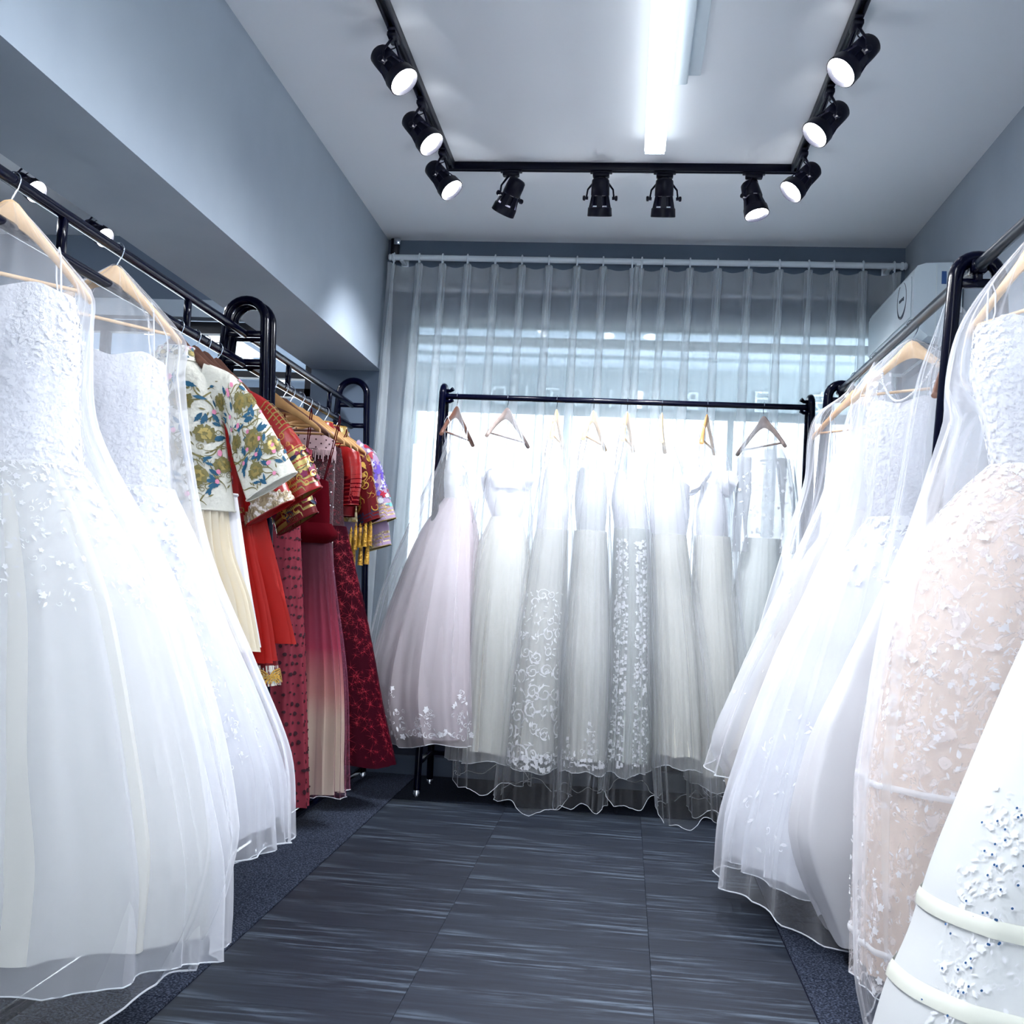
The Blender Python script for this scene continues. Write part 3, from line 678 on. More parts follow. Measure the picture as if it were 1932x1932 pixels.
MB().box(1.285, 1.305, y0-.002, y0+.003, 2.40, 2.455).build('sticker', 'sticker_blue', th, label='small blue sticker')
MB().box(1.345, 1.372, y0+.006, y0+.012, 2.28, 2.465).build('rating_label', 'letter_back', th, label='white rating label')
for z_ in (2.45, 2.44, 2.36, 2.35, 2.31): MB().box(1.348, 1.369, y0+.004, y0+.007, z_, z_+.004).build('label_print', 'ink', th)
a_ = np.linspace(.65*PI, 2.35*PI, 40); P = [(1.163, 4.89+.078*math.cos(q), 2.37+.078*math.sin(q)) for q in a_]
MB().tube(P, [.0012+.005*max(0, -math.sin(q))**3 for q in a_], 6).build('emblem_ring', 'ink', th, label='dark open ring emblem')
for i in range(7): MB().box(1.1605, 1.1645, 4.855+i*.011, 4.862+i*.011, 2.366-(.004 if i == 0 else 0), 2.378-(i % 2)*.003).build('emblem_lettering', 'ink', th)
MB().box(1.166, 1.171, 5.46, 5.50, 2.405, 2.43).build('sticker', 'sticker_red', th, label='red sticker'); MB().box(1.166, 1.171, 5.50, 5.545, 2.395, 2.425).build('sticker', 'sticker_blue', th, label='blue sticker')

# ------------------------------------------------------------------ hangers
def hanger(x_, y_, zr, wood, label, yaw=0, drop=.045, w=.215, group=None, bar=True, tilt=0., sdrop=.12):
    """hook over a rail of height zr; yaw turns the wooden shoulders about the hook"""
    c, s = math.cos(yaw), math.sin(yaw); ct, st_ = math.cos(tilt), math.sin(tilt)
    zn = zr-drop-.03
    th = thing('clothes_hanger', (x_, y_, zn), label, 'hanger', group)
    def T(P):
        P = np.atleast_2d(np.array(P, float)); q = P.copy()
        X = P[:, 0]*ct+P[:, 2]*st_; Z = -P[:, 0]*st_+P[:, 2]*ct
        q[:, 0] = x_+X*c-P[:, 1]*s; q[:, 1] = y_+X*s+P[:, 1]*c; q[:, 2] = zn+Z; return q
    # hook wire: vertical part then curl over the rail
    a_ = np.linspace(-.25*PI, PI, 12); hr = .0205; zc = zr-zn
    P = [(0, 0, -.005), (0, 0, drop*.35)]
    rail = 'y' if abs(x_) > 1.2 or (x_ > .9 and y_ < 5) else 'x'
    # the hook's plane is across the rail
    hook = [(math.cos(q)*hr, math.sin(q)*hr) for q in a_[::-1]]
    W_ = [(x_, y_, zn-.005), (x_, y_, zn+drop*.4)]
    for hx, hz in ([(hr*.75, -hr*.95)]+[(math.cos(q)*hr, math.sin(q)*hr) for q in np.linspace(-.15*PI, PI*1.05, 12)]):
        W_.append((x_+hx, y_, zr+hz) if rail == 'y' else (x_, y_+hx, zr+hz))
    MB().tube(W_, .0017, 6).build('hook', 'chrome', th)
    b = MB(); n = 25; R_ = 10; V = []
    ts = np.linspace(-1, 1, n)
    for t_ in ts:
        a0 = abs(t_); zc_ = -.026-sdrop*((a0*a0+.02)**.62-.02**.62)/.925+.010*math.exp(-(a0/.2)**2)
        hh = .019*(1-.30*a0)+.013*math.exp(-(a0/.2)**2); yb = -.012*a0**2; tk = .0075+.004*a0**3
        if a0 > .97: hh *= .7
        for i in range(R_):
            q = 2*PI*i/R_; V.append((t_*w, yb+tk*math.cos(q), zc_+hh*math.sin(q)))
    f = [(i*R_+j, i*R_+(j+1) % R_, (i+1)*R_+(j+1) % R_, (i+1)*R_+j) for i in range(n-1) for j in range(R_)]+[tuple(range(R_-1, -1, -1)), tuple((n-1)*R_+j for j in range(R_))]
    b.add(T(V), f).build('shoulders', wood, th)
    if bar: MB().tube(T([(-w*.93, -.01, -.008-sdrop), (w*.93, -.01, -.008-sdrop)]), .005, 8).build('trouser_bar', wood, th)
    return th

# ------------------------------------------------------------------ garments
def stn(x_, y_, yaw, rows):
    """rows: (z, along, across, a, b) -> loft stations"""
    c, s = math.cos(yaw), math.sin(yaw); e1 = np.array([c, s, 0]); e2 = np.array([-s, c, 0])
    out = []
    for q in rows:
        z, dx, dy, a_, b_ = q[:5]; f1, f2 = e1, e2
        if len(q) > 5: f1 = np.array([math.cos(q[5]), math.sin(q[5]), 0]); f2 = np.array([-f1[1], f1[0], 0])
        out.append((np.array([x_, y_, z])+e1*dx+e2*dy, f1*a_, f2*b_))
    return out
def strap(P, w, mat, parent, name='strap'):
    MB().tube(P, w, 6).build(name, mat, parent)
RG = random.Random(7)
def lace_motifs(n, u0, u1, v0, v1, size=(.008, .018), seed=0, dens=None):
    rg = random.Random(seed); out = []
    for i in range(n):
        v = v0+(v1-v0)*(rg.random() if dens is None else dens(rg.random()))
        out.append((rg.uniform(u0, u1), v, rg.uniform(0, 6.28), rg.uniform(*size), rg.choice([LEAF, SLIM, FL5, SLIM, CURL2])))
    return out
def hem_lace(n, v0, h, seed, u0=0, u1=2*PI):
    """row of scalloped lace medallions rising from the hem at v0"""
    out = []; rg = random.Random(seed)
    for i in range(n):
        u = u0+(u1-u0)*(i+.5)/n; tall = 1. if i % 2 else .55
        for k_ in range(34):
            q_ = rg.random()**1.3
            out.append((u+rg.uniform(-.5, .5)*(u1-u0)/n*(1-q_)**.8, v0-h*tall*q_-.004, rg.uniform(0, 6.28), rg.uniform(.007, .014), rg.choice([FL5, LEAF, CURL, CURL2, SLIM])))
        for k_ in range(7):
            a_ = (k_-3)/3.2*.46*(u1-u0)/n
            out.append((u+a_, v0+.008-.02*math.cos(a_*n*PI/(u1-u0)*1.0)*0+.018*(1-abs(k_-3)/3), rg.uniform(0, 3), .016, rg.choice([FL5, CURL2, LEAF])))
    return out

def band(S, vv, w, name, mat, par, u0=2.2, u1=6.4, off=.006, kind=None):
    us = np.linspace(u0, u1, 90); R_ = []
    for k_ in np.linspace(-1, 1, 4):
        P, a1, a2, N_ = S.normals(us, np.full(90, vv+k_*w)); R_.append(P+N_*(off-.002*k_*k_))
    V = np.concatenate(R_); f = [(r*90+i, r*90+i+1, (r+1)*90+i+1, (r+1)*90+i) for r in range(3) for i in range(89)]
    MB().add(V, f).build(name, mat, par)
def gown(name, x_, y_, yaw, label, bod, sk, mats, group=None, amp=.06, n=(11, 17, 26), seed=1, over=None, hemw=.012, nu=150, nv=50, hz=None, cat='dress', straps=True, neck='lace_white', skirt_amp0=.01, hy=None):
    """bod / sk: rows for bodice and skirt; mats: (bodice, skirt, overlay)"""
    th = thing(name, (x_, y_, sk[-1][0]), label, cat, group)
    B_ = Loft(stn(x_, y_, yaw, bod), (.02, .04, .02), (3, 5, 11), seed, neck=.016, wob=.5); B_.mesh(72, 26).build('bodice', mats[0], th)
    S = Loft(stn(x_, y_, yaw, sk), (skirt_amp0, amp*.6, amp, amp*1.1), n, seed+1, hemw=hemw)
    if x_ > .8 and y_ < 5: S.xmax = 1.345
    if y_ > 5.3: S.ymax = 5.575
    S.mesh(nu, nv).build('skirt', mats[1], th)
    O_ = None
    if mats[2]:
        f1, dz, sc_ = over or (1.05, -.05, 1.0)
        kk = lambda z: (sk[0][0]-z)/(sk[0][0]-sk[-1][0])
        rows = [(z+dz*kk(z), dx, dy, a_*(1+(f1-1)*min(1, kk(z)*2))+.002+.004*kk(z), b_*(1+(f1-1)*min(1, kk(z)*2))+.002+.004*kk(z)) for z, dx, dy, a_, b_ in sk]
        O_ = Loft(stn(x_, y_, yaw, rows), (skirt_amp0, amp*.7, amp*1.1, amp*1.3), tuple(k_+2 for k_ in n), seed+2, hemw=hemw*1.4)
        O_.xmax, O_.ymax = S.xmax+.005, S.ymax+.005
        O_.mesh(nu+20, nv).build('tulle_overlay', mats[2], th)
        O_.ring(1., .0016).build('hem_edge', 'cover_edge', th)
    if straps and hz:
        hy = yaw if hy is None else hy; c, s = math.cos(yaw), math.sin(yaw); c2, s2 = math.cos(hy), math.sin(hy)
        for sg in (-1, 1):
            a0 = bod[0][3]; ox, oy = bod[0][1], bod[0][2]
            p0 = np.array([x_+(ox+sg*a0*.8)*c-oy*s, y_+(ox+sg*a0*.8)*s+oy*c, bod[0][0]-.006]); p1 = np.array([x_+sg*.12*c2, y_+sg*.12*s2, hz]); out = np.array([-s2, c2, 0])*.013
            MB().tube([p0, (p0+p1)/2-out*.6-[0, 0, .004], p1-out, p1+[0, 0, .024], p1+out, (p0+p1)/2+out*1.5, p0+out], .0022, 6).build('strap', neck, th)
    return th, B_, S, O_
def cover(x_, y_, yaw, label, rows, mat='tulle_cover', amp=.09, n=(7, 12, 19), seed=4, hemw=.02, group='tulle garment covers', nu=150, nv=56, wire=.0022):
    th = thing('garment_cover', (x_, y_, rows[-1][0]), label, 'garment cover', group)
    S = Loft(stn(x_, y_, yaw, rows), (.14, .11, amp*1.3, amp, amp, amp*1.1, amp*1.3), n, seed, hemw=hemw, wob=.4, drift=.9)
    if x_ > .8 and y_ < 5: S.xmax = 1.358
    if y_ > 5.3: S.ymax = 5.59
    S.mesh(nu, nv, vpow=1.15).build('netting', mat, th)
    S.ring(1., wire).build('hem_edge', 'cover_edge', th)
    return th, S

# ---- A: nearest white gown on the left
xa, ya = XLr, 2.36
hanger(xa, ya, 1.93, 'wood_light', 'pale wooden hanger under netting on the nearest left gown', .9, drop=.03, sdrop=.16, w=.2)
g, Bd, S, O_ = gown('wedding_gown', xa, ya, .15, 'huge ivory tulle gown nearest the viewer on the left rack',
    [(1.66, 0, 0, .165, .07), (1.55, 0, 0, .185, .10), (1.40, 0, 0, .19, .11), (1.24, 0, 0, .21, .13)],
    [(1.26, 0, 0, .213, .133), (1.12, .01, 0, .295, .19), (.95, .02, 0, .38, .24), (.7, .02, 0, .47, .30), (.45, .02, 0, .54, .33), (.24, .0, 0, .57, .35)],
    ('bodice_lace', 'lining_ivory', 'tulle_white'), amp=.075, seed=11, over=(1.06, -.06, 1), hz=1.775, hy=.9, nu=190, nv=56)
appl(Bd, lace_motifs(1500, 0, 6.28, .01, .99, (.004, .010), 3), .004).build('beaded_lace', 'lace_white', g, kind='stuff')
appl(O_, lace_motifs(900, -2.6, .8, .0, .30, (.004, .009), 5, lambda q: q**1.8), .004).build('beaded_lace', 'lace_white', g, kind='stuff')
appl(Bd, [(RG.uniform(-3.14, 0), RG.uniform(.05, .95), 0, .0022, DOT) for _ in range(160)], .008).build('sequin', 'bead', g, kind='stuff')
cover(xa, ya, .15, 'white net cover over the nearest left gown, wired hem trailing on carpet',
    [(1.875, 0, 0, .014, .014, .9), (1.84, 0, 0, .06, .03, .9), (1.77, 0, 0, .14, .05, .9), (1.70, 0, 0, .205, .07, .85), (1.60, 0, 0, .20, .11, .6), (1.35, 0, 0, .235, .15), (1.0, .02, 0, .42, .26), (.7, .02, 0, .54, .33), (.45, .02, 0, .605, .37), (.30, .0, 0, .61, .38), (.13, -.03, -.02, .59, .38)], amp=.045, seed=21, nu=180, hemw=.05)
# ---- B: second white gown
xb, yb = XLr, 2.89
hanger(xb, yb, 1.93, 'wood_light', 'pale wooden hanger tilted under netting, second on the left rail', 1.0, drop=.03, tilt=.0, sdrop=.14)
g, Bd, S, O_ = gown('wedding_gown', xb, yb, .5, 'white lace and tulle gown, second on the left rack',
    [(1.62, 0, 0, .15, .07), (1.52, 0, 0, .165, .09), (1.38, .01, 0, .17, .10), (1.24, .02, 0, .175, .12)],
    [(1.26, .02, 0, .178, .123), (1.1, .03, .02, .25, .20), (.9, .05, .05, .31, .27), (.7, .08, .10, .38, .34), (.5, .11, .15, .44, .40), (.30, .12, .2, .47, .44)],
    ('bodice_lace', 'satin_white', 'tulle_white'), amp=.05, seed=31, over=(1.06, -.05, 1), hz=1.78, hy=1., nu=170)
appl(Bd, lace_motifs(1200, 0, 6.28, .01, .99, (.004, .009), 8), .004).build('beaded_lace', 'lace_white', g, kind='stuff')
appl(O_, lace_motifs(700, -1.6, -.5, .0, .75, (.004, .011), 9), .004).build('beaded_lace', 'lace_white', g, kind='stuff')
cover(xb, yb, .5, 'white net cover over the second left gown, tied at the hanger neck',
    [(1.885, 0, 0, .012, .012, 1.), (1.85, 0, 0, .06, .03, 1.), (1.76, 0, 0, .18, .05, 1.), (1.70, 0, 0, .225, .07, .95), (1.6, 0, 0, .21, .10, .8), (1.36, .01, 0, .23, .14), (1.08, .03, .03, .29, .23), (.78, .07, .08, .40, .35), (.5, .11, .15, .50, .44), (.27, .12, .2, .53, .48)], amp=.05, seed=33, hemw=.04)

# ---- jackets -----------------------------------------------------------
def jacket(x_, y_, zr, label, body, sleeve, cuff=None, group=None, top=1.755, sh=.20, hem=1.235, a1=.235, b1=.07, sl=(((.10, 1.70), (.10, 1.58)), ((.205, 1.655), (.18, 1.50)), ((.31, 1.53), (.215, 1.39)), ((.423, 1.36), (.265, 1.26))), sd=.042, yaw=0., name='embroidered_jacket', collar=True, seed=3, cuffl=None):
    th = thing(name, (x_, y_, hem), label, 'jacket', group)
    T_ = Loft(stn(x_, y_, yaw, [(top-.045, 0, 0, .066, .05), (top-.065, 0, 0, .09, .052), (top-.10, 0, 0, sh*.72, .058), (top-.16, 0, 0, sh*.87, .064), (top-.25, 0, 0, sh*.94, .07), ((top-.3+hem)/2, 0, 0, (sh+a1)/2, b1), (hem, 0, 0, a1, b1)]), (.01, .03, .05, .07), (3, 5, 9), seed, drift=1.2)
    T_.mesh(110, 40).build('torso', body, th)
    col = None
    if collar:
        col = Loft(stn(x_, y_, yaw, [(top, 0, 0, .058, .042), (top-.045, 0, 0, .072, .056)]), (.0, .0), (3,), 1); col.mesh(48, 6).build('collar', body, th)
        MB().tube(col.ev(np.linspace(0, 2*PI, 49), np.zeros(49)), .0025, 6, cap=False).build('collar_piping', 'pleat_white' if body == 'brocade_cream' else 'gold_bright', th)
    SL = []
    for sg in (1, -1):
        st = []
        for k_, ((ox, oz), (ix, iz)) in enumerate(sl):
            st.append((np.array([x_+sg*(ox+ix)/2, y_, (oz+iz)/2]), np.array([sg*(ox-ix)/2, 0, (oz-iz)/2]), np.array([0, sd*(.7 if k_ == 0 else 1), 0])))
        L_ = Loft(st, (.02, .05, .05), (3, 5, 8), seed+sg+5, drift=1.5); L_.mesh(80, 22).build('sleeve', sleeve, th); SL.append(L_)
        if cuff: L_.mesh(80, 5, v0=.88, v1=1.).build('cuff', cuff, th, label=cuffl)
        MB().tube(L_.ev(np.linspace(0, 2*PI, 61), np.ones(61)), .003, 6, cap=False).build('sleeve_piping', sleeve if sleeve != 'lilac_cloth' else 'gold_thread', th)
    MB().tube(T_.ev(np.linspace(0, 2*PI, 81), np.ones(81)), .003, 6, cap=False).build('hem_piping', body, th)
    return th, T_, SL, col
def skirt(name, x_, y_, label, rows, mat, amp, n, seed, cat='skirt', group=None, hemw=.004, nu=170, nv=26, yaw=0, sharp=1.):
    th = thing(name, (x_, y_, rows[-1][0]), label, cat, group)
    S = Loft(stn(x_, y_, yaw, rows), (amp*.4, amp*.8, amp), n, seed, hemw=hemw, drift=.2, sharp=sharp); S.mesh(nu, nv).build('pleated_cloth', mat, th)
    MB().tube(S.ev(np.linspace(0, 2*PI, 81), np.zeros(81)), .006, 6, cap=False).build('waistband', mat, th)
    return th, S
# cream jacket with peonies
xj, yj = XLr, 3.33
hanger(xj, yj, 1.818, 'wood_brown', 'dark brown wooden hanger in the cream embroidered jacket', 0, drop=.012, bar=False, w=.17)
g, T_, SL, col = jacket(xj, yj, 1.818, 'cream brocade jacket embroidered with gold peonies, teal leaves and pink blossoms', 'brocade_cream', 'brocade_cream', top=1.745, hem=1.225, a1=.232, sh=.19, b1=.075)
def peony(u, v, s_, rg):
    o_, d_ = [], []
    o_.append((u, v, rg.uniform(0, 6), s_, FL9)); return o_
def peonies(S, spots, seed, par, eps=.003):
    rg = random.Random(seed); go, gi, te, pk, vi, sg_ = [], [], [], [], [], []
    p0, su, sv, _ = S.normals(np.array([q[0] for q in spots]), np.array([q[1] for q in spots])); lu = np.linalg.norm(su, axis=1); lv = np.linalg.norm(sv, axis=1)
    for k_, (u, v, s_) in enumerate(spots):
        for i in range(10):
            a_ = i*2*PI/10+rg.uniform(-.2, .2); r = s_*.72
            go.append((u+r*math.cos(a_)/lu[k_], v+r*math.sin(a_)*.85/lv[k_], a_, s_*rg.uniform(.26, .38), flower(4, .35)))
        for i in range(8):
            a_ = i*2*PI/8+rg.uniform(-.3, .3); r = s_*.42
            gi.append((u+r*math.cos(a_)/lu[k_], v+r*math.sin(a_)*.85/lv[k_], a_, s_*rg.uniform(.2, .28), flower(3, .5)))
        go.append((u, v, 0, s_*.3, FL7)); go.append((u, v, 0, s_*.62, FL9))
        for i in range(7):
            a_ = rg.uniform(0, 6.28); r = s_*rg.uniform(1.2, 2.0)
            te.append((u+r*math.cos(a_)/lu[k_], v+r*math.sin(a_)/lv[k_], rg.uniform(-.8, .8)+a_, s_*rg.uniform(.35, .62), rg.choice([LEAF, LEAF, LEAF, SLIM])))
            sg_.append((u+r*1.15*math.cos(a_+.5)/lu[k_], v+r*1.15*math.sin(a_+.5)/lv[k_], a_, s_*.28, SLIM))
        for i in range(3):
            a_ = rg.uniform(0, 6.28); r = s_*rg.uniform(1.6, 2.4)
            for j in range(5):
                b_ = j*2*PI/5; q = s_*.11
                pk.append((u+(r*math.cos(a_)+q*math.cos(b_))/lu[k_], v+(r*math.sin(a_)+q*math.sin(b_))/lv[k_], b_, s_*.12, DOT))
            vi.append((u+r*math.cos(a_+2)/lu[k_], v+r*math.sin(a_+2)/lv[k_], rg.uniform(0, 6.28), s_*1.3, VINE))
            vi.append((u+r*.8*math.cos(a_)/lu[k_], v+r*.8*math.sin(a_)/lv[k_], rg.uniform(0, 6.28), s_*1.1, VINE))
            vi.append((u+r*.6*math.cos(a_+1)/lu[k_], v+r*.6*math.sin(a_+1)/lv[k_], rg.uniform(0, 6.28), s_*.35, CURL))
    for nm, L_, mt, e in (('embroidered_vine', vi, 'olive_thread', eps), ('embroidered_leaf', te, 'teal_thread', eps*1.3), ('small_leaf', sg_, 'olive_thread', eps*1.2), ('embroidered_peony', go, 'olive_thread', eps*1.7), ('peony_centre', gi, 'gold_thread', eps*2.3), ('embroidered_blossom', pk, 'pink_thread', eps*1.9)):
        L_ = [q for q in L_ if 0.01 < q[1] < .985]
        appl(S, L_, e).build(nm, mt, par, kind='stuff')
peonies(T_, [(-2.2, .33, .036), (-1.25, .28, .042), (-2.5, .55, .03), (-.75, .5, .036), (-1.35, .62, .038), (-2.0, .72, .032), (-.95, .78, .036), (-1.5, .89, .042), (-2.3, .9, .03), (-.35, .7, .03), (1, .5, .04), (2, .6, .04)], 5, g)
peonies(SL[0], [(-1.9, .22, .026), (-1.1, .40, .034), (-2.1, .56, .026), (-1.35, .66, .036), (-1.75, .86, .028), (-.7, .78, .032), (-.4, .45, .026)], 6, g)
peonies(SL[1], [(-1.9, .3, .03), (-1.3, .6, .036), (-1.7, .8, .03)], 7, g)
peonies(col, [(-1.9, .55, .012), (-1.2, .55, .013), (-.4, .5, .012), (-2.7, .5, .012)], 8, g, .0015)
strap([(xj, yj-.079, 1.69), (xj+.003, yj-.083, 1.45), (xj+.003, yj-.086, 1.24)], .0012, 'olive_thread', g, 'back_seam')
skirt('pleated_skirt', xj+.06, yj, 'cream pleated long skirt hanging below the cream jacket', [(1.30, -.01, 0, .135, .06), (1.1, .0, .0, .155, .08), (.95, .02, 0, .19, .095), (.79, .035, 0, .21, .11)], 'pleat_cream', .26, (30,), 5, nu=420)
skirt('pleated_skirt', xj+.05, yj+.045, 'white under-skirt just showing beside the cream pleats', [(1.28, 0, 0, .165, .04), (1.0, .02, .0, .205, .045), (.80, .04, 0, .235, .05)], 'pleat_white', .05, (9, 14), 6)
# red jackets behind it
def scroll_gold(S, spots, seed, par, mt='gold_bright', s_=.02, eps=.003, nm='gold_scroll'):
    rg = random.Random(seed); L_ = []
    for u, v in spots: L_.append((u, v, rg.uniform(0, 6.28), s_*rg.uniform(.7, 1.3), rg.choice([CURL, CURL2, VINE, LEAF])))
    appl(S, L_, eps).build(nm, mt, par, kind='stuff')
def rnd(n, u0, u1, v0, v1, seed):
    rg = random.Random(seed); return [(rg.uniform(u0, u1), rg.uniform(v0, v1)) for _ in range(n)]
yr1, yr2, yr3 = 3.47, 3.56, 3.67
for y_, lb in ((yr1, 'brown wooden hanger just behind the cream jacket'), (yr2, 'second brown hanger behind the cream jacket'), (yr3, 'third brown hanger behind the cream jacket, by the rack post')):
    hanger(XLr, y_, 1.818, 'wood_brown', lb, 0, drop=.018, bar=False, w=.17, group='brown hangers on the left lower rail')
g, T_, SL, _ = jacket(XLr, yr1, 1.818, 'red satin jacket with beaded cloud on the cuff, directly behind the cream jacket', 'satin_red', 'satin_red', hem=1.20, a1=.22, top=1.72, collar=False, sl=(((.10, 1.66), (.1, 1.55)), ((.20, 1.60), (.17, 1.46)), ((.29, 1.45), (.19, 1.33)), ((.375, 1.28), (.22, 1.185))), name='red_jacket', group='red jackets behind the cream jacket')
cl = []
for i in range(9):
    cl.append((-1.57+(i-4)*.28, .985-.09*math.exp(-((i-4)/2.)**2), 0, .03 if i != 4 else .034, FL7))
cl += [(-1.57+q, .9-.03*math.cos(q*2), 0, .02, FL5) for q in (-.35, 0, .35)]
cl += [(-1.57+(i-7)*.16, .985, 0, .02, DOT) for i in range(15)]
appl(SL[0], [q for q in cl if q[1] < .99], .005).build('beaded_cloud', 'bead_embroidery', g, kind='stuff')
scroll_gold(SL[0], rnd(8, -2.6, -.5, .2, .8, 2), 1, g, 'gold_thread', .014)
scroll_gold(T_, rnd(26, -2.8, 0, .9, .98, 3), 2, g, 'gold_thread', .016)
g, T_, SL, _ = jacket(XLr, yr2, 1.818, 'red jacket with gold character and dragon embroidery on its sleeve', 'satin_red', 'satin_red', hem=1.22, a1=.22, top=1.72, collar=False, sl=(((.10, 1.68), (.10, 1.56)), ((.235, 1.62), (.18, 1.48)), ((.36, 1.485), (.24, 1.38)), ((.44, 1.335), (.29, 1.245))), name='red_jacket', group='red jackets behind the cream jacket')
# gold symbol made of bars near the shoulder
bars = []
for i in range(8): bars.append((-.42, .30+.032*i, 0, .026 if i not in (3,) else .036, strip([(-1, 0), (-.3, .04), (.3, -.04), (1, 0)], [.075]*4)))
for q in (-.75, -.42, -.1): bars.append((q, .41, PI/2, .045, strip([(-1, 0), (0, 0), (1, 0)], [.04]*3)))
appl(SL[0], bars, .004).build('gold_symbol', 'gold_thread', g, kind='stuff')
def dragon_cuff(S, par, v0=.62, seed=3):
    S.mesh(80, 10, v0=v0, v1=1.).build('cuff_panel', 'gold_thread', par, label='gold and navy wave-patterned cuff')
    rg = random.Random(seed); nv_, pl, gd, te = [], [], [], []
    for i in range(26): nv_.append((rg.uniform(-3, .2), rg.uniform(v0+.02, .97), rg.uniform(-.6, .6), rg.uniform(.014, .024), rg.choice([VINE, LEAF, CURL2])))
    for i in range(12): pl.append((rg.uniform(-3, .2), rg.uniform(v0+.04, .95), rg.uniform(0, 6), rg.uniform(.008, .014), FL5)); 
    for i in range(14): gd.append((rg.uniform(-3, .2), rg.uniform(v0, .96), rg.uniform(0, 6), rg.uniform(.010, .02), rg.choice([CURL, CURL2])))
    appl(S, nv_, .005).build('navy_wave', 'navy_thread', par, kind='stuff'); appl(S, pl, .007).build('plum_flower', 'plum_thread', par, kind='stuff')
    appl(S, gd, .008).build('gold_curl', 'gold_bright', par, kind='stuff')
dragon_cuff(SL[0], g, .66, 4); scroll_gold(SL[0], rnd(7, -1.2, .2, .5, .66, 8), 4, g, 'gold_bright', .012)
g, T_, SL, _ = jacket(XLr, yr3, 1.818, 'red jacket with gold and navy wave cuffs, lowest sleeve of the red jackets', 'dark_red', 'dark_red', hem=1.2, a1=.22, top=1.72, collar=False, sl=(((.10, 1.66), (.10, 1.55)), ((.22, 1.57), (.18, 1.45)), ((.33, 1.41), (.22, 1.31)), ((.40, 1.255), (.26, 1.165))), name='red_jacket', group='red jackets behind the cream jacket')
dragon_cuff(SL[0], g, .6, 9)
# red pleated skirts with gilded border
g, S = skirt('pleated_skirt', XLr+.07, yr1+.02, 'scarlet pleated skirt below the red jackets', [(1.28, 0, 0, .12, .055), (1.1, .01, 0, .145, .065), (.9, .025, 0, .175, .085), (.745, .03, 0, .195, .10)], 'pleat_red', .28, (19,), 12, nu=300)
g, S = skirt('pleated_skirt', XLr+.10, yr2+.03, 'second scarlet pleated skirt with a loose front panel', [(1.28, 0, 0, .12, .05), (1.1, .01, 0, .15, .06), (.95, .025, 0, .175, .07), (.80, .04, 0, .195, .085)], 'pleat_red', .26, (15,), 14, nu=280)
g, S = skirt('bordered_skirt', XLr+.05, yr3-.05, 'dark under-skirt with a gilded scalloped border below the scarlet pleats', [(1.2, .02, 0, .14, .05), (.9, .03, 0, .19, .06), (.655, .05, 0, .225, .07)], 'dark_red', .04, (7, 11), 15)
S.mesh(120, 5, v0=.875, v1=1.).build('border', 'ribbon_satin', g, label='ivory border with gold arcs')
appl(S, [(-3.1+i*.34, .985-(.03 if i % 2 else 0), 0, .03, SCALE_ARCS[j]) for i in range(12) for j in range(4)], .005).build('gold_arc', 'gold_bright', g, kind='stuff')
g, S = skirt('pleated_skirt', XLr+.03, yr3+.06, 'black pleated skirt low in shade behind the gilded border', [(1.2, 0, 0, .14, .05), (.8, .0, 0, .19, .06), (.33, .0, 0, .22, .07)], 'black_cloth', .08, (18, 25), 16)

# ---- second left rack ---------------------------------------------------
ks = [4.28, 4.42, 4.52, 4.66, 4.78, 4.90, 5.06, 5.26]
hl = ['natural wooden hanger, first on the farther left rack', 'brown wooden hanger second on the farther left rack', 'natural wooden hanger holding the dotted blush yoke', 'natural wooden hanger above the dark sequinned dress', 'natural wooden hanger above the starred maroon dress', 'natural wooden hanger nearest the short red jacket', 'wooden hanger inside the red and gold sleeve jacket', 'wooden hanger inside the flowered jacket by the curtain']
for y_, lb, i in zip(ks, hl, range(8)): hanger(XLr, y_, 1.818, 'wood_brown' if i == 1 else 'wood_natural', lb, .0, drop=.03, sdrop=.115, group='hangers on the farther left rack')
# dotted rose dress
g, Bd, S, O_ = gown('evening_dress', XLr+.05, 4.28, 0, 'rose red long dress with dark polka dots, beside the ombre skirt',
    [(1.54, 0, 0, .135, .055), (1.46, 0, 0, .135, .06), (1.35, 0, 0, .115, .06), (1.24, 0, 0, .10, .06)], [(1.26, 0, 0, .10, .062), (1.0, 0, 0, .125, .08), (.6, .0, 0, .165, .10), (.12, .01, 0, .20, .115)],
    ('dot_red', 'dot_red', None), amp=.10, n=(9, 14), seed=41, hz=1.685, neck='velvet_red')
dots = []; rg = random.Random(5)
for i in range(34):
    for j in range(30): dots.append((i*.185+(j % 2)*.09+rg.uniform(-.03, .03), .01+j*.0335+rg.uniform(-.006, .006), 0, rg.choice([.004, .006, .0085])*(.7+.5*j/30), DOT))
appl(S, dots, .003).build('polka_dot', 'dot_ink', g, kind='stuff')
appl(Bd, [(rg.uniform(0, 6.28), rg.uniform(.03, .97), 0, .005, DOT) for _ in range(90)], .003).build('polka_dot', 'dot_ink', g, kind='stuff')
# ombre dress
g, Bd, S, O_ = gown('evening_dress', XLr+.12, 4.46, 0, 'ombre tulle dress fading from plum red to cream at the hem',
    [(1.43, -.03, 0, .12, .055), (1.33, -.02, 0, .12, .06), (1.2, 0, 0, .105, .06)], [(1.22, 0, 0, .105, .06), (1.0, .01, 0, .125, .075), (.6, .03, 0, .165, .09), (.14, .04, 0, .185, .10)],
    ('velvet_red', 'ombre', 'ombre_net'), amp=.12, n=(9, 14, 20), seed=43, hz=1.685, neck='velvet_red', over=(1.14, 0.0, 1), nu=190)
Loft(stn(XLr+.12, 4.46, 0, [(1.25, .0, -.01, .115, .07), (1.2, .01, -.01, .135, .085), (1.165, 0, -.01, .11, .07)]), (.05, .1), (5, 8), 3).mesh(80, 10).build('velvet_sash', 'velvet_red', g)
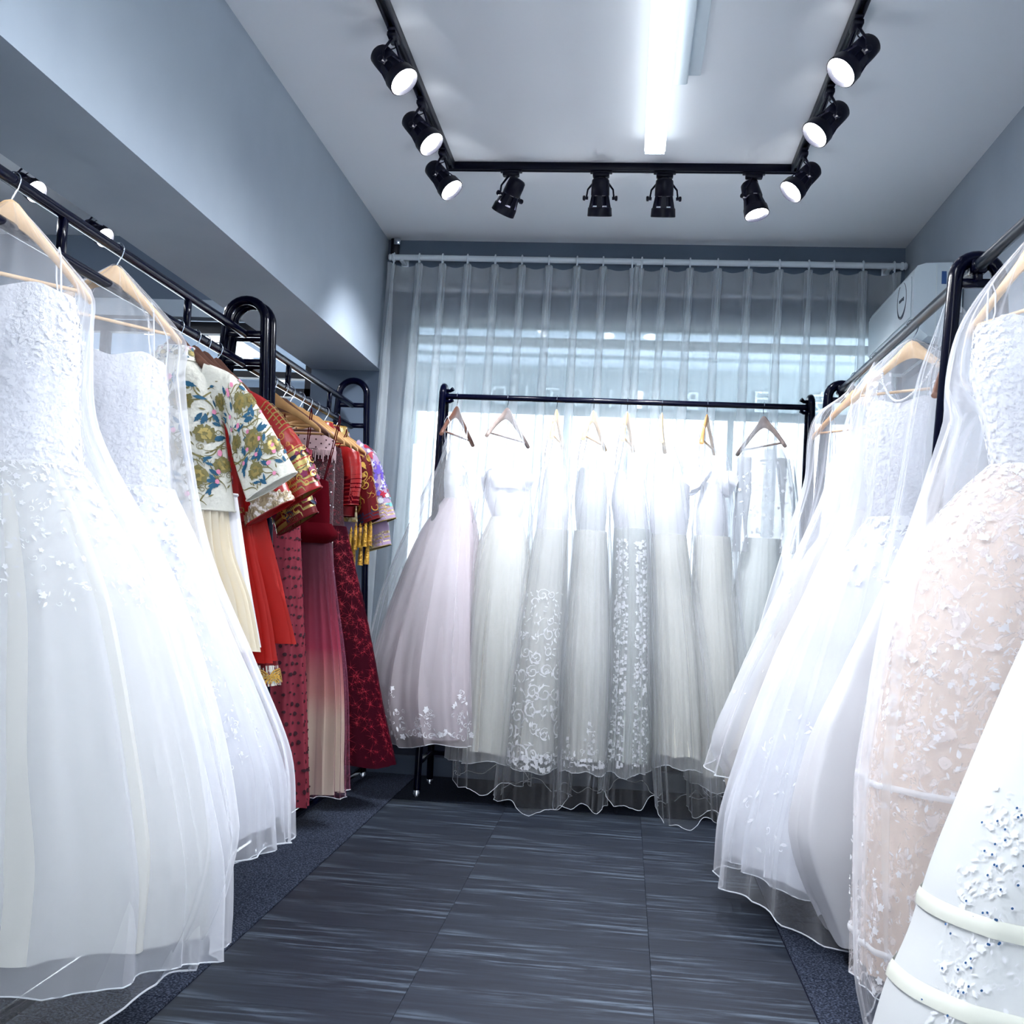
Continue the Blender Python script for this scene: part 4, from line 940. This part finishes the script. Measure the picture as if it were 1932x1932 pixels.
# dark sequinned dress with blush yoke and bead fringe
g, Bd, S, O_ = gown('evening_dress', XLr+.03, 4.62, 0, 'dark maroon sequinned dress with a dotted blush yoke and bead fringe',
    [(1.66, -.01, 0, .155, .04), (1.62, -.01, 0, .165, .05), (1.575, -.01, 0, .17, .055)], [(1.58, -.01, 0, .165, .055), (1.45, 0, 0, .16, .06), (1.2, 0, 0, .165, .07), (.7, .02, 0, .20, .09), (.2, .02, 0, .24, .10)],
    ('blush_net', 'sequin_maroon', None), amp=.05, seed=45, straps=False, neck='velvet_red')
appl(Bd, [(i*.33+(j % 2)*.16, .12+j*.19, 0, .0038, DOT) for i in range(19) for j in range(5)], .003).build('polka_dot', 'dot_ink', g, kind='stuff')
fr = MB(); rg = random.Random(9)
for i in range(70):
    u = -3.1+i*.05; p = Bd.ev([u], [1.])[0]+np.array([0, -.004, 0]); l_ = rg.uniform(.02, .055); fr.tube([p, p-np.array([0, 0, l_])], [.0035, .0025], 5)
fr.build('bead_fringe', 'blush_net', g, kind='stuff')
appl(S, [(rg.uniform(-3.1, 0), rg.uniform(.02, .7), 0, rg.uniform(.002, .0035), DOT) for _ in range(40)], .006).build('sequin', 'bead', g, kind='stuff')
# starred maroon dress
g, Bd, S, O_ = gown('evening_dress', XLr+.04, 4.88, 0, 'deep maroon long dress scattered with crimson starbursts, flared hem',
    [(1.62, 0, 0, .10, .05), (1.5, 0, 0, .12, .06), (1.34, .01, 0, .115, .06), (1.24, .02, 0, .12, .06)], [(1.26, .02, 0, .125, .065), (1.1, .025, 0, .165, .09), (.88, .03, 0, .225, .12), (.67, .035, 0, .275, .15), (.46, .04, 0, .32, .17), (.2, .05, 0, .385, .2)],
    ('sequin_maroon', 'maroon', None), amp=.05, n=(8, 13), seed=47, hz=1.685, neck='velvet_red')
rg = random.Random(12)
appl(S, [(rg.uniform(-3.14, .7), rg.uniform(.02, .98), rg.uniform(0, 6), rg.uniform(.012, .034), rg.choice(STARS)) for _ in range(950)], .003).build('starburst_lace', 'star_red', g, kind='stuff')
# short red satin jacket with velvet cuff
g, T_, SL, _ = jacket(XLr, 5.0, 1.818, 'short-sleeved red satin jacket with velvet cuffs on the farther rack', 'satin_red', 'satin_red', 'velvet_red', top=1.755, hem=1.4, a1=.14, sh=.15, sl=(((.10, 1.69), (.07, 1.60)), ((.19, 1.63), (.09, 1.55)), ((.215, 1.50), (.11, 1.48)), ((.205, 1.37), (.11, 1.36))), sd=.05, name='red_jacket')
SL[0].mesh(80, 8, v0=.55, v1=1.).build('cuff', 'velvet_red', g, label='dark velvet cuff')
# red sleeve with gold scrolls and tassels
g, T_, SL, _ = jacket(XLr, 5.12, 1.818, 'red jacket with gold scrollwork sleeve and golden tassels', 'dark_red', 'dark_red', hem=1.32, a1=.16, sh=.17, sl=(((.12, 1.68), (.10, 1.58)), ((.21, 1.62), (.14, 1.50)), ((.25, 1.48), (.16, 1.43)), ((.285, 1.32), (.18, 1.27))), name='tasselled_jacket')
scroll_gold(SL[0], rnd(34, -2.6, .3, .15, .85, 21), 6, g, 'gold_bright', .022)
SL[0].mesh(80, 5, v0=.86, v1=1.).build('cuff', 'navy_thread', g, label='navy cuff with gold edge')
for i, (dx, dz, dy) in enumerate(((.155, .0, -.03), (.178, .03, -.035), (.20, .05, -.03), (.225, .06, -.035), (.245, .07, -.02), (.17, -.10, -.02), (.205, -.09, -.02), (.235, -.08, -.015))):
    p = np.array([XLr+dx, 5.12+dy, 1.27+dz*.6])
    MB().lathe([(0, .002), (.012, .003), (.02, .008), (.03, .006), (.034, .009), (.09, .012), (.13, .0135)], p, (0, 0, -1), 12).build('tassel', 'gold_fringe', g)
# flowered jacket by the curtain
g, T_, SL, _ = jacket(XLr, 5.26, 1.818, 'multicoloured sequinned flower jacket with gold cuffs, last on the left rack', 'gold_sequin', 'lilac_cloth', top=1.77, hem=1.3, a1=.2, sh=.19, sl=(((.12, 1.71), (.10, 1.60)), ((.215, 1.64), (.15, 1.52)), ((.275, 1.49), (.17, 1.42)), ((.335, 1.33), (.19, 1.28))), name='flower_jacket')
for nm, mt, v0, v1, k_ in (('white_sequin_flower', 'lace_white', .0, .8, 60), ('rose_flower', 'rose_thread', .06, .26, 20), ('violet_flower', 'violet_thread', .34, .66, 60), ('rose_flower', 'rose_thread', .66, .74, 16), ('mint_flower', 'mint_thread', .74, .84, 8)):
    rg = random.Random(hash(mt) % 7 if False else len(nm)+k_)
    appl(SL[0], [(rg.uniform(-3, .3), rg.uniform(v0, v1), rg.uniform(0, 6), rg.uniform(.008, .016), rg.choice([FL5, LEAF, FL7])) for _ in range(k_)], .003+.0005*k_/20).build(nm, mt, g, kind='stuff')
SL[0].mesh(80, 6, v0=.8, v1=1.).build('cuff', 'gold_sequin', g, label='gold sequin cuff')
g, T_, SL, _ = jacket(XLr, 5.31, 1.818, 'lilac sleeve with gold edging hanging below the flowered jacket cuff', 'lilac_cloth', 'lilac_cloth', top=1.75, hem=1.25, a1=.18, sh=.17, sl=(((.12, 1.6), (.10, 1.5)), ((.2, 1.52), (.13, 1.42)), ((.27, 1.36), (.17, 1.33)), ((.305, 1.20), (.185, 1.16))), name='lilac_jacket')
SL[0].mesh(80, 5, v0=.82, v1=1.).build('cuff', 'gold_sequin', g, label='gold sequin cuff')

# ---- right rack -----------------------------------------------------------
xr = .925
# R4 farthest, R3, R2, satin, R1 blush, R0 ribboned
hanger(xr, 4.64, 1.972, 'wood_natural', 'natural wooden hanger at the far end of the right rail', -.9, drop=.035, sdrop=.15)
g, Bd, S, O_ = gown('wedding_gown', xr, 4.64, -.6, 'white gown at the far end of the right rack by the window', [(1.6, 0, 0, .11, .07), (1.45, 0, 0, .12, .08), (1.3, 0, 0, .11, .08)],
    [(1.32, 0, 0, .11, .08), (1.1, 0, 0, .22, .16), (.8, 0, 0, .33, .2), (.3, 0, 0, .45, .26)], ('satin_white', 'lining_ivory', 'tulle_white'), seed=51, hz=1.82, hy=-.9)
cover(xr, 4.64, -.6, 'net cover over the far end gown of the right rack', [(1.95, 0, 0, .012, .012), (1.9, 0, 0, .05, .03), (1.83, 0, 0, .16, .06), (1.72, 0, 0, .20, .08), (1.54, 0, 0, .21, .12), (1.32, 0, 0, .27, .18), (.9, 0, 0, .38, .25), (.25, 0, 0, .5, .3)], seed=52)
hanger(xr, 4.25, 1.972, 'wood_brown', 'brown hanger seen edge-on, middle of the right rail', 1.2, drop=.045)
g, Bd, S, O_ = gown('wedding_gown', xr, 4.25, -.2, 'white tulle gown over a sparkling beige lining on the right rack', [(1.66, 0, 0, .10, .07), (1.5, 0, 0, .12, .08), (1.36, 0, 0, .12, .08)],
    [(1.38, 0, 0, .12, .09), (1.13, -.02, 0, .24, .17), (.8, -.02, 0, .36, .25), (.5, -.02, 0, .46, .3), (.33, -.02, 0, .50, .32), (.2, 0, 0, .46, .30)], ('satin_white', 'lining_beige', 'tulle_white'), seed=54, hz=1.835, hy=1.2, over=(1.09, .14, 1), hemw=.03)
appl(S, [(RG.uniform(2, 4.6), RG.uniform(.7, .98), 0, .002, DOT) for _ in range(120)], .003).build('sequin', 'bead', g, kind='stuff')
appl(O_, lace_motifs(150, 2, 5, .05, .8, (.004, .010), 19), .003).build('beaded_lace', 'lace_white', g, kind='stuff')
cover(xr, 4.25, -.2, 'net cover over the beige-lined gown', [(1.955, 0, 0, .012, .012), (1.92, 0, 0, .03, .03), (1.8, 0, 0, .09, .07), (1.6, 0, 0, .14, .12), (1.4, 0, 0, .2, .16), (1.13, -.01, 0, .30, .23), (.78, -.02, 0, .43, .3), (.5, -.02, 0, .53, .36), (.36, -.02, 0, .57, .38)], seed=55, amp=.05)
hanger(xr, 3.73, 1.972, 'wood_light', 'pale wooden hanger facing the viewer above the pearl neckline gown', -.75, drop=.035, sdrop=.15)
g, Bd, S, O_ = gown('wedding_gown', xr, 3.73, -.75, 'white lace gown with round pearl neckline on the right rack', [(1.70, 0, 0, .155, .075), (1.62, 0, 0, .155, .09), (1.48, 0, 0, .15, .1), (1.30, 0, 0, .125, .095)],
    [(1.32, 0, 0, .13, .10), (1.1, -.01, -.01, .27, .2), (.82, -.02, -.01, .37, .30), (.55, -.02, -.02, .46, .38), (.3, -.02, -.03, .53, .44), (.16, -.02, -.03, .53, .45)], ('bodice_lace', 'satin_white', 'tulle_white'), amp=.07, seed=57, hz=1.87, over=(1.05, -.01, 1), nu=180, straps=False)
B2 = Loft(stn(xr, 3.73, -.75, [(1.83, 0, 0, .15, .03), (1.78, 0, 0, .165, .05), (1.70, 0, 0, .158, .076)]), (.0, .0), (3,), 1)
for sg, (ua, ub) in ((1, (-.95, .95)), (-1, (PI-.95, PI+.95))): B2.mesh(20, 10, u0=ua, u1=ub).build('lace_strap', 'lace_net', g)
us = np.linspace(PI+.95, 2*PI-.95, 40); NL = np.array([B2.ev([u], [.12+.85*math.sin((u-PI-.95)/(PI-1.9)*PI)])[0] for u in us]); bd = MB()
for p in NL: bd.lathe([(-.005, 0.0005), (-.003, .004), (0, .005), (.003, .004), (.005, .0005)], p-np.array([0, .004, 0]), (0, 1, 0), 6)
bd.build('pearl_trim', 'pearl', g, kind='stuff')
appl(Bd, lace_motifs(1400, 0, 6.28, .01, .99, (.004, .009), 61), .004).build('beaded_lace', 'lace_white', g, kind='stuff')
appl(O_, lace_motifs(200, 3.4, 6, .0, .2, (.008, .018), 62, lambda q: q*q), .004).build('beaded_lace', 'lace_white', g, kind='stuff')
appl(O_, [(4.3+.25*math.sin(i*.5), .55+i*.012, i*.9, .014, (SLIM, LEAF, CURL2)[i % 3]) for i in range(32)]+[(4.85+.12*math.sin(i*.6), .62+i*.011, i*.9, .014, (SLIM, LEAF, CURL2)[i % 3]) for i in range(24)], .004).build('leaf_embroidery', 'lace_white', g, kind='stuff')
cover(xr, 3.73, -.75, 'net cover over the pearl neckline gown, folded wire hem near the floor', [(1.925, 0, 0, .012, .012), (1.90, 0, 0, .06, .03), (1.82, 0, 0, .17, .05), (1.75, 0, 0, .222, .07), (1.6, 0, 0, .215, .12), (1.35, 0, 0, .23, .17), (1.1, -.01, -.01, .31, .25), (.82, -.02, -.01, .42, .35), (.5, -.02, -.02, .53, .45), (.25, -.02, -.03, .59, .5), (.07, -.02, -.04, .6, .5)], seed=58, amp=.06, hemw=.035)
hanger(xr+.02, 3.36, 1.972, 'wood_brown', 'dark hanger half hidden behind the near right post', 1.05, drop=.14, sdrop=.14, w=.2)
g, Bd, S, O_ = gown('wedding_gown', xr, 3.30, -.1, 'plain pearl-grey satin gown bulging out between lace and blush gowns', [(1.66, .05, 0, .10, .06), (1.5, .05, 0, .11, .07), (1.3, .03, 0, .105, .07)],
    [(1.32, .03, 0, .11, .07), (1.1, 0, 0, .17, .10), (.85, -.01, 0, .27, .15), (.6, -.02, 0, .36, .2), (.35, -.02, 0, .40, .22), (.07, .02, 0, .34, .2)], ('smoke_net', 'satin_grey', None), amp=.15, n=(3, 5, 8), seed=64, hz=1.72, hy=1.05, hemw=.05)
cover(xr, 3.30, -.1, 'thin net cover over the satin gown beside the near right post', [(1.95, 0, 0, .012, .012), (1.86, 0.02, 0, .06, .03), (1.7, .04, 0, .13, .06), (1.4, .03, 0, .16, .09), (1.1, .02, 0, .2, .12)], 'tulle_cover_thin', seed=66, hemw=.01)
# blush gown
xn, yn = xr, 2.62
hanger(xn, yn, 1.972, 'wood_light', 'pale wooden hanger at the right edge above the blush gown', -1.2, drop=.04, sdrop=.15)
g, Bd, S, O_ = gown('wedding_gown', xn, yn, -.05, 'blush pink gown veiled in white lace on the right rack', [(1.70, 0, 0, .13, .07), (1.58, 0, 0, .135, .085), (1.46, 0, 0, .105, .08), (1.36, 0, 0, .085, .075)],
    [(1.37, 0, 0, .09, .08), (1.30, 0, 0, .16, .12), (1.2, 0, 0, .235, .17), (1.03, 0, 0, .285, .21), (.79, 0, 0, .325, .24), (.6, 0, 0, .345, .26), (.2, 0, 0, .35, .27)], ('bodice_lace', 'lining_blush', 'lace_blush'), amp=.06, n=(8, 12), seed=71, over=(1.03, -.02, 1), hz=1.81, hy=-1., nu=180)
appl(Bd, lace_motifs(1300, 2, 6.3, .0, 1., (.004, .009), 72), .004).build('beaded_lace', 'lace_white', g, kind='stuff')
appl(O_, lace_motifs(1700, 2.4, 6.2, .0, .5, (.004, .010), 73, lambda q: q**1.6), .004).build('lace_applique', 'lace_white', g, kind='stuff')
appl(O_, lace_motifs(900, 2.4, 6.2, .35, 1., (.004, .010), 74), .004).build('lace_applique', 'lace_white', g, kind='stuff')
for vv in (.62, .92): band(O_, vv, .006, 'organza_band', 'cover_edge', g, u0=2.4, u1=6.2, off=.008)
cover(xn, yn, -.05, 'net cover over the blush gown, frilled wire hem', [(1.92, 0, 0, .012, .012, -1.), (1.89, 0, 0, .05, .03, -1.), (1.80, 0, 0, .16, .05, -1.), (1.72, 0, 0, .215, .07, -1.), (1.58, 0, 0, .20, .12, -.7), (1.46, 0, 0, .19, .14), (1.26, 0, 0, .25, .19), (1.03, 0, 0, .315, .24), (.79, 0, 0, .35, .27), (.6, 0, 0, .37, .29), (.2, 0, 0, .365, .29), (.08, -.0, 0, .34, .28)], seed=75, amp=.035, hemw=.03)
# ribboned organza gown nearest on the right
xo, yo = xr+.03, 2.0
hanger(xo, yo, 1.972, 'wood_light', 'pale wooden hanger above the ribboned organza gown', 0)
g, Bd, S, O_ = gown('wedding_gown', xo, yo, 0, 'white organza gown with satin ribbon bands and blue crystals, nearest on the right', [(1.66, 0, 0, .13, .07), (1.5, 0, 0, .13, .08), (1.3, 0, 0, .11, .07)],
    [(1.32, 0, 0, .12, .08), (1.1, 0, 0, .2, .13), (.886, 0, 0, .28, .17), (.735, 0, 0, .33, .2), (.6, 0, 0, .375, .22), (.47, 0, 0, .41, .23), (.355, 0, 0, .45, .25), (.12, 0, 0, .50, .27)], ('lace_white', 'lining_ivory', 'organza'), amp=.03, n=(4, 7), seed=81, over=(1.04, 0, 1), hz=1.82, nu=160)
for vv in (.66, .77, .90): band(O_, vv, .012, 'ribbon_band', 'ribbon_satin', g)
rg = random.Random(14)
sp = [(3.62+rg.gauss(0, .10)+q*.1, .50+q*.44+rg.gauss(0, .01)) for q in np.linspace(0, 1, 420)]
appl(O_, [(u, v, rg.uniform(0, 6), rg.uniform(.004, .009), rg.choice([FL5, LEAF, CURL2, SLIM])) for u, v in sp if v < .98], .003).build('flower_applique', 'lace_white', g, kind='stuff')
appl(O_, [(u, v, 0, .0022, DOT) for u, v in sp[::7]], .005).build('blue_crystal', 'crystal_blue', g, kind='stuff')

# ---- window rack: eight gowns ------------------------------------------------
def BX(px): return -.905+(px-850)*.002584
zb_ = 1.957
bh = [(861, 'wood_brown', 1.35, 'brown hanger edge-on at the left end of the window rack'), (960, 'wood_grey', 1.18, 'greyish wooden hanger with a bar, second on the window rack'), (1055, 'wood_light', 1.5, 'pale hanger edge-on, third on the window rack'), (1126, 'wood_light', 1.35, 'pale hanger fourth on the window rack'),
      (1190, 'wood_light', 1.45, 'pale hanger fifth on the window rack'), (1256, 'wood_light', 1.5, 'pale hanger sixth on the window rack'), (1341, 'wood_natural', 1.35, 'natural hanger seventh on the window rack'), (1446, 'wood_grey', -1.14, 'greyish hanger at the right end of the window rack')]
for px, wd, yw, lb in bh: hanger(BX(px), YB, zb_, wd, lb, yw, drop=.032, sdrop=.13, group='hangers on the window rack')
hz = 1.85
def bgown(i, label, bod, sk, mats, cvr=None, **kw):
    x_ = BX(bh[i][0]); nm = kw.pop('name', 'wedding_gown')
    fw = lambda z: 1+.42*math.exp(-((z-1.33)/.16)**2)+.08*(z < 1.2) if i else 1.
    bod = [(z, c, dy, a_*fw(z), b_) for z, c, dy, a_, b_ in bod]; sk = [(z, c, dy, a_*fw(z), b_) for z, c, dy, a_, b_ in sk]
    r = gown(nm, x_, YB, 0, label, [(z, c-x_, dy, a_, b_) for z, c, dy, a_, b_ in bod], [(z, c-x_, dy, a_, b_) for z, c, dy, a_, b_ in sk], mats, nu=130, nv=44, hz=1.815, hy=bh[i][2], **kw)
    if cvr:
        cover(x_, YB, 0, cvr[0], [(z, c-x_, dy, a_, b_) for z, c, dy, a_, b_ in cvr[1]], 'tulle_cover_thin', seed=90+i, amp=.07, hemw=.035, nu=130, nv=46, wire=.0014)
    return r
# 1 mauve lace-hem gown
g, Bd, S, O_ = bgown(0, 'mauve-grey tulle gown with white lace hem, leftmost on the window rack', [(1.66, -.86, 0, .05, .09), (1.55, -.862, 0, .06, .10), (1.43, -.85, 0, .062, .09)],
    [(1.44, -.85, 0, .065, .09), (1.28, -.88, 0, .14, .15), (1.0, -.91, -.03, .205, .22), (.64, -.935, -.06, .27, .27), (.46, -.925, -.07, .28, .28), (.30, -.89, -.07, .255, .27)],
    ('organza', 'lining_mauve', 'tulle_mauve'), ('thin net cover over the mauve gown', [(1.90, -.875, 0, .01, .01), (1.8, -.87, 0, .035, .05), (1.6, -.89, 0, .08, .12), (1.3, -.93, 0, .155, .2), (.95, -.95, -.03, .25, .26), (.6, -.95, -.05, .30, .30), (.33, -.9, -.05, .28, .30)]), seed=101, amp=.07, over=(1.05, -.035, 1))
appl(O_, hem_lace(11, .94, .16, 3), .003).build('lace_trim', 'lace_white', g, kind='stuff')
appl(Bd, lace_motifs(120, 0, 6.28, .1, 1, (.006, .012), 4), .003).build('beaded_lace', 'lace_white', g, kind='stuff')
# 2 off shoulder
g, Bd, S, O_ = bgown(1, 'off-the-shoulder white gown, second on the window rack', [(1.58, -.605, 0, .115, .09), (1.50, -.61, 0, .105, .09), (1.35, -.60, 0, .05, .08)],
    [(1.36, -.60, 0, .055, .08), (1.15, -.61, 0, .12, .15), (.8, -.62, 0, .17, .22), (.24, -.62, 0, .19, .26)], ('satin_white', 'lining_cream', 'tulle_soft'),
    ('thin net cover over the off-the-shoulder gown', [(1.90, -.62, 0, .012, .012), (1.84, -.62, 0, .05, .05), (1.75, -.615, 0, .085, .1), (1.5, -.61, 0, .13, .15), (1.1, -.62, 0, .17, .2), (.6, -.62, 0, .2, .27), (.09, -.60, -.05, .19, .3)]), seed=104, amp=.08, straps=False)
Loft(stn(-.605, YB, 0, [(1.585, 0, 0, .12, .095), (1.55, 0, 0, .135, .105), (1.50, 0, 0, .115, .1)]), (.03, .06), (5, 9), 5).mesh(60, 8).build('shoulder_band', 'satin_white', g)
# 3 scroll-lace gown
g, Bd, S, O_ = bgown(2, 'white gown with bold scrolling leaf lace, third on the window rack', [(1.6, -.37, 0, .05, .1), (1.45, -.365, 0, .06, .1), (1.3, -.37, 0, .055, .09)],
    [(1.31, -.37, 0, .055, .09), (1.1, -.385, 0, .085, .14), (.7, -.40, -.03, .115, .2), (.23, -.405, -.06, .13, .24)], ('satin_white', 'lining_ivory', 'tulle_soft'),
    ('thin net cover over the scroll lace gown, hem near the floor', [(1.90, -.375, 0, .012, .012), (1.8, -.375, 0, .03, .06), (1.55, -.37, 0, .08, .14), (1.1, -.38, 0, .13, .2), (.6, -.40, -.05, .165, .28), (.03, -.40, -.1, .185, .33)]), seed=107, amp=.06)
rg = random.Random(31); sc_l = []
for i in range(9):
    v = .30+i*.078; s_ = .028+.022*i/9
    for j in range(7):
        u = -PI/2+(j-3)*.42+rg.uniform(-.1, .1)
        sc_l.append((u, v+rg.uniform(-.02, .02), rg.uniform(0, 6.28), s_*rg.uniform(.7, 1.1), rg.choice([CURL, CURL, CURL2, VINE])))
        for q in range(5): sc_l.append((u+rg.uniform(-.25, .25), v+rg.uniform(-.035, .035), rg.uniform(0, 6.28), s_*.33, rg.choice([SLIM, LEAF])))
appl(O_, [q for q in sc_l if q[1] < .97], .004).build('scroll_lace', 'lace_white', g, kind='stuff')
appl(O_, hem_lace(9, .965, .03, 7), .004).build('lace_trim', 'lace_white', g, kind='stuff')
# 4 tulle with scalloped lace hem
g, Bd, S, O_ = bgown(3, 'white tulle gown with scalloped lace points at the hem, fourth on the window rack', [(1.6, -.19, 0, .07, .1), (1.45, -.185, 0, .065, .1), (1.3, -.18, 0, .05, .09)],
    [(1.31, -.18, 0, .055, .09), (1.1, -.175, 0, .08, .15), (.7, -.165, -.05, .105, .22), (.24, -.155, -.1, .105, .25)], ('organza', 'lining_ivory', 'tulle_soft'),
    ('thin net cover gathered to a point over the fourth gown', [(1.90, -.19, 0, .012, .012), (1.8, -.19, 0, .05, .08), (1.5, -.185, 0, .09, .15), (1.1, -.18, 0, .12, .22), (.6, -.17, -.08, .15, .3), (.04, -.17, -.12, .13, .3)]), seed=110, amp=.06, over=(1.06, -.05, 1))
appl(O_, hem_lace(7, .955, .16, 9), .004).build('lace_trim', 'lace_white', g, kind='stuff')
# 5 floral lace panels
g, Bd, S, O_ = bgown(4, 'gown with two floral lace front panels, fifth on the window rack', [(1.6, -.02, 0, .05, .09), (1.45, .0, 0, .07, .1), (1.32, .02, 0, .06, .09)],
    [(1.33, .02, 0, .06, .09), (1.1, .03, 0, .08, .15), (.7, .04, -.03, .095, .2), (.24, .045, -.06, .105, .24)], ('satin_white', 'lining_green', 'tulle_soft'),
    ('thin net cover over the floral panel gown', [(1.90, -.026, 0, .012, .012), (1.8, -.02, 0, .04, .06), (1.5, .0, 0, .09, .14), (1.1, .03, 0, .12, .2), (.6, .05, -.05, .14, .27), (.07, .06, -.08, .15, .28)]), seed=113, amp=.09)
for uc in (-2.1, -1.05):
    appl(O_, [(uc+rg.uniform(-.34, .34), rg.uniform(.05, .97), rg.uniform(0, 6), rg.uniform(.005, .011), rg.choice([FL5, LEAF, FL7, SLIM])) for _ in range(520)], .004).build('floral_lace_panel', 'lace_white', g, kind='stuff')
# 6 plain cream
g, Bd, S, O_ = bgown(5, 'plain cream gown, sixth on the window rack', [(1.55, .2, 0, .09, .1), (1.42, .2, 0, .075, .1), (1.3, .2, 0, .06, .09)],
    [(1.31, .2, 0, .06, .09), (1.1, .22, 0, .085, .15), (.7, .26, -.03, .11, .2), (.28, .29, -.06, .125, .24)], ('satin_white', 'lining_cream', 'tulle_soft'),
    ('thin net cover over the plain cream gown, longest wire hem', [(1.90, .144, 0, .012, .012), (1.8, .15, 0, .04, .07), (1.6, .17, 0, .10, .14), (1.1, .22, 0, .14, .22), (.6, .28, -.08, .165, .3), (.02, .33, -.16, .15, .32)]), seed=116, amp=.06, straps=False)
# 7 puff sleeved
g, Bd, S, O_ = bgown(6, 'gown with short puffed sleeves, seventh on the window rack', [(1.55, .40, 0, .05, .09), (1.42, .405, 0, .06, .1), (1.3, .41, 0, .055, .09)],
    [(1.31, .41, 0, .06, .09), (1.1, .42, 0, .085, .15), (.7, .45, -.02, .12, .2), (.2, .48, -.04, .14, .24)], ('satin_white', 'lining_cream', 'tulle_soft'),
    ('thin net cover over the puff sleeved gown', [(1.90, .364, 0, .012, .012), (1.8, .38, 0, .05, .06), (1.6, .41, 0, .09, .14), (1.1, .43, 0, .13, .2), (.6, .47, -.04, .17, .26), (.04, .50, -.1, .17, .28)]), seed=119, amp=.06)
for sg in (-1, 1):
    c0 = np.array([.405, YB-.03, 1.58]); L_ = Loft([(c0+np.array([sg*.02, 0, .02]), np.array([.015, 0, .03]), np.array([0, .04, 0])), (c0+np.array([sg*.055, 0, -.01]), np.array([.03, 0, .06]), np.array([0, .07, 0])), (c0+np.array([sg*.10, 0, -.035]), np.array([.02, 0, .045]), np.array([0, .05, 0]))], (.05, .1), (6, 9), 3)
    L_.mesh(50, 12).build('puff_sleeve', 'satin_white', g)
# 8 long sleeved sheer
g, Bd, S, O_ = bgown(7, 'pale sage gown with long sheer embroidered sleeves, rightmost on the window rack', [(1.76, .64, 0, .085, .03), (1.70, .645, 0, .11, .05), (1.58, .65, 0, .10, .08), (1.42, .65, 0, .075, .08), (1.3, .65, 0, .06, .07)],
    [(1.31, .65, 0, .06, .08), (1.1, .64, 0, .10, .14), (.7, .62, 0, .14, .2), (.2, .61, 0, .18, .24)], ('smoke_net', 'lining_green', 'tulle_soft'),
    ('thin net cover over the long sleeved gown, bulging past the rack post', [(1.90, .635, 0, .012, .012), (1.86, .64, 0, .05, .04), (1.78, .65, 0, .11, .08), (1.6, .66, 0, .14, .12), (1.3, .67, 0, .165, .16), (.8, .65, 0, .2, .24), (.12, .62, -.05, .21, .28)]), seed=122, amp=.07, straps=False)
for sg, x1 in ((-1, .535), (1, .765)):
    P = [np.array([.64+sg*.09, YB-.02, 1.70]), np.array([.65+sg*.10, YB-.04, 1.56]), np.array([x1+.0, YB-.07, 1.36]), np.array([x1-sg*.005, YB-.08, 1.24])]
    L_ = Loft([(p, np.array([r, 0, 0]), np.array([0, r, 0])) for p, r in zip(P, (.035, .036, .033, .038))], (.04, .1), (4, 7), 3); L_.mesh(40, 20).build('sheer_sleeve', 'smoke_net', g)
    appl(L_, lace_motifs(50, 0, 6.28, .02, .98, (.005, .011), 5), .003).build('beaded_lace', 'lace_white', g, kind='stuff')
appl(Bd, lace_motifs(170, 0, 6.28, .1, 1, (.005, .011), 44), .003).build('beaded_lace', 'lace_white', g, kind='stuff')

# ------------------------------------------------------------------ tidy: pieces that belong to a part go one level deeper
for th in [o for o in C.objects if o.parent is None]:
    kids = {}
    for o in th.children: kids.setdefault(o.name.split('.')[0], []).append(o)
    for l_ in kids.values(): l_.sort(key=lambda o: o.name)
    def under(child, par, pick=None):
        for i, o in enumerate(kids.get(child, [])):
            P_ = kids.get(par)
            if P_: o.parent = P_[0 if pick == 0 else min(i*len(P_)//len(kids[child]), len(P_)-1)]
    under('knob', 'yoke_arm'); under('foot_cap', 'end_frame'); under('strut', 'housing'); under('lens', 'front_rim')
    for n_ in ('cuff', 'cuff_panel', 'navy_wave', 'plum_flower', 'gold_curl', 'beaded_cloud', 'gold_symbol'): under(n_, 'sleeve', 0)
    under('sleeve_piping', 'sleeve'); under('collar_piping', 'collar'); under('hem_piping', 'torso'); under('curtain_hook', 'curtain_cloth')
    for n_ in ('heading_band', 'heading_stitching'): under(n_, 'curtain_cloth')
    under('label_print', 'rating_label'); under('emblem_lettering', 'front_panel'); under('emblem_ring', 'front_panel')
    under('scroll_lace', 'tulle_overlay'); under('lace_trim', 'tulle_overlay'); under('hem_edge', 'tulle_overlay'); under('starburst_lace', 'skirt')
    under('hem_edge', 'netting')
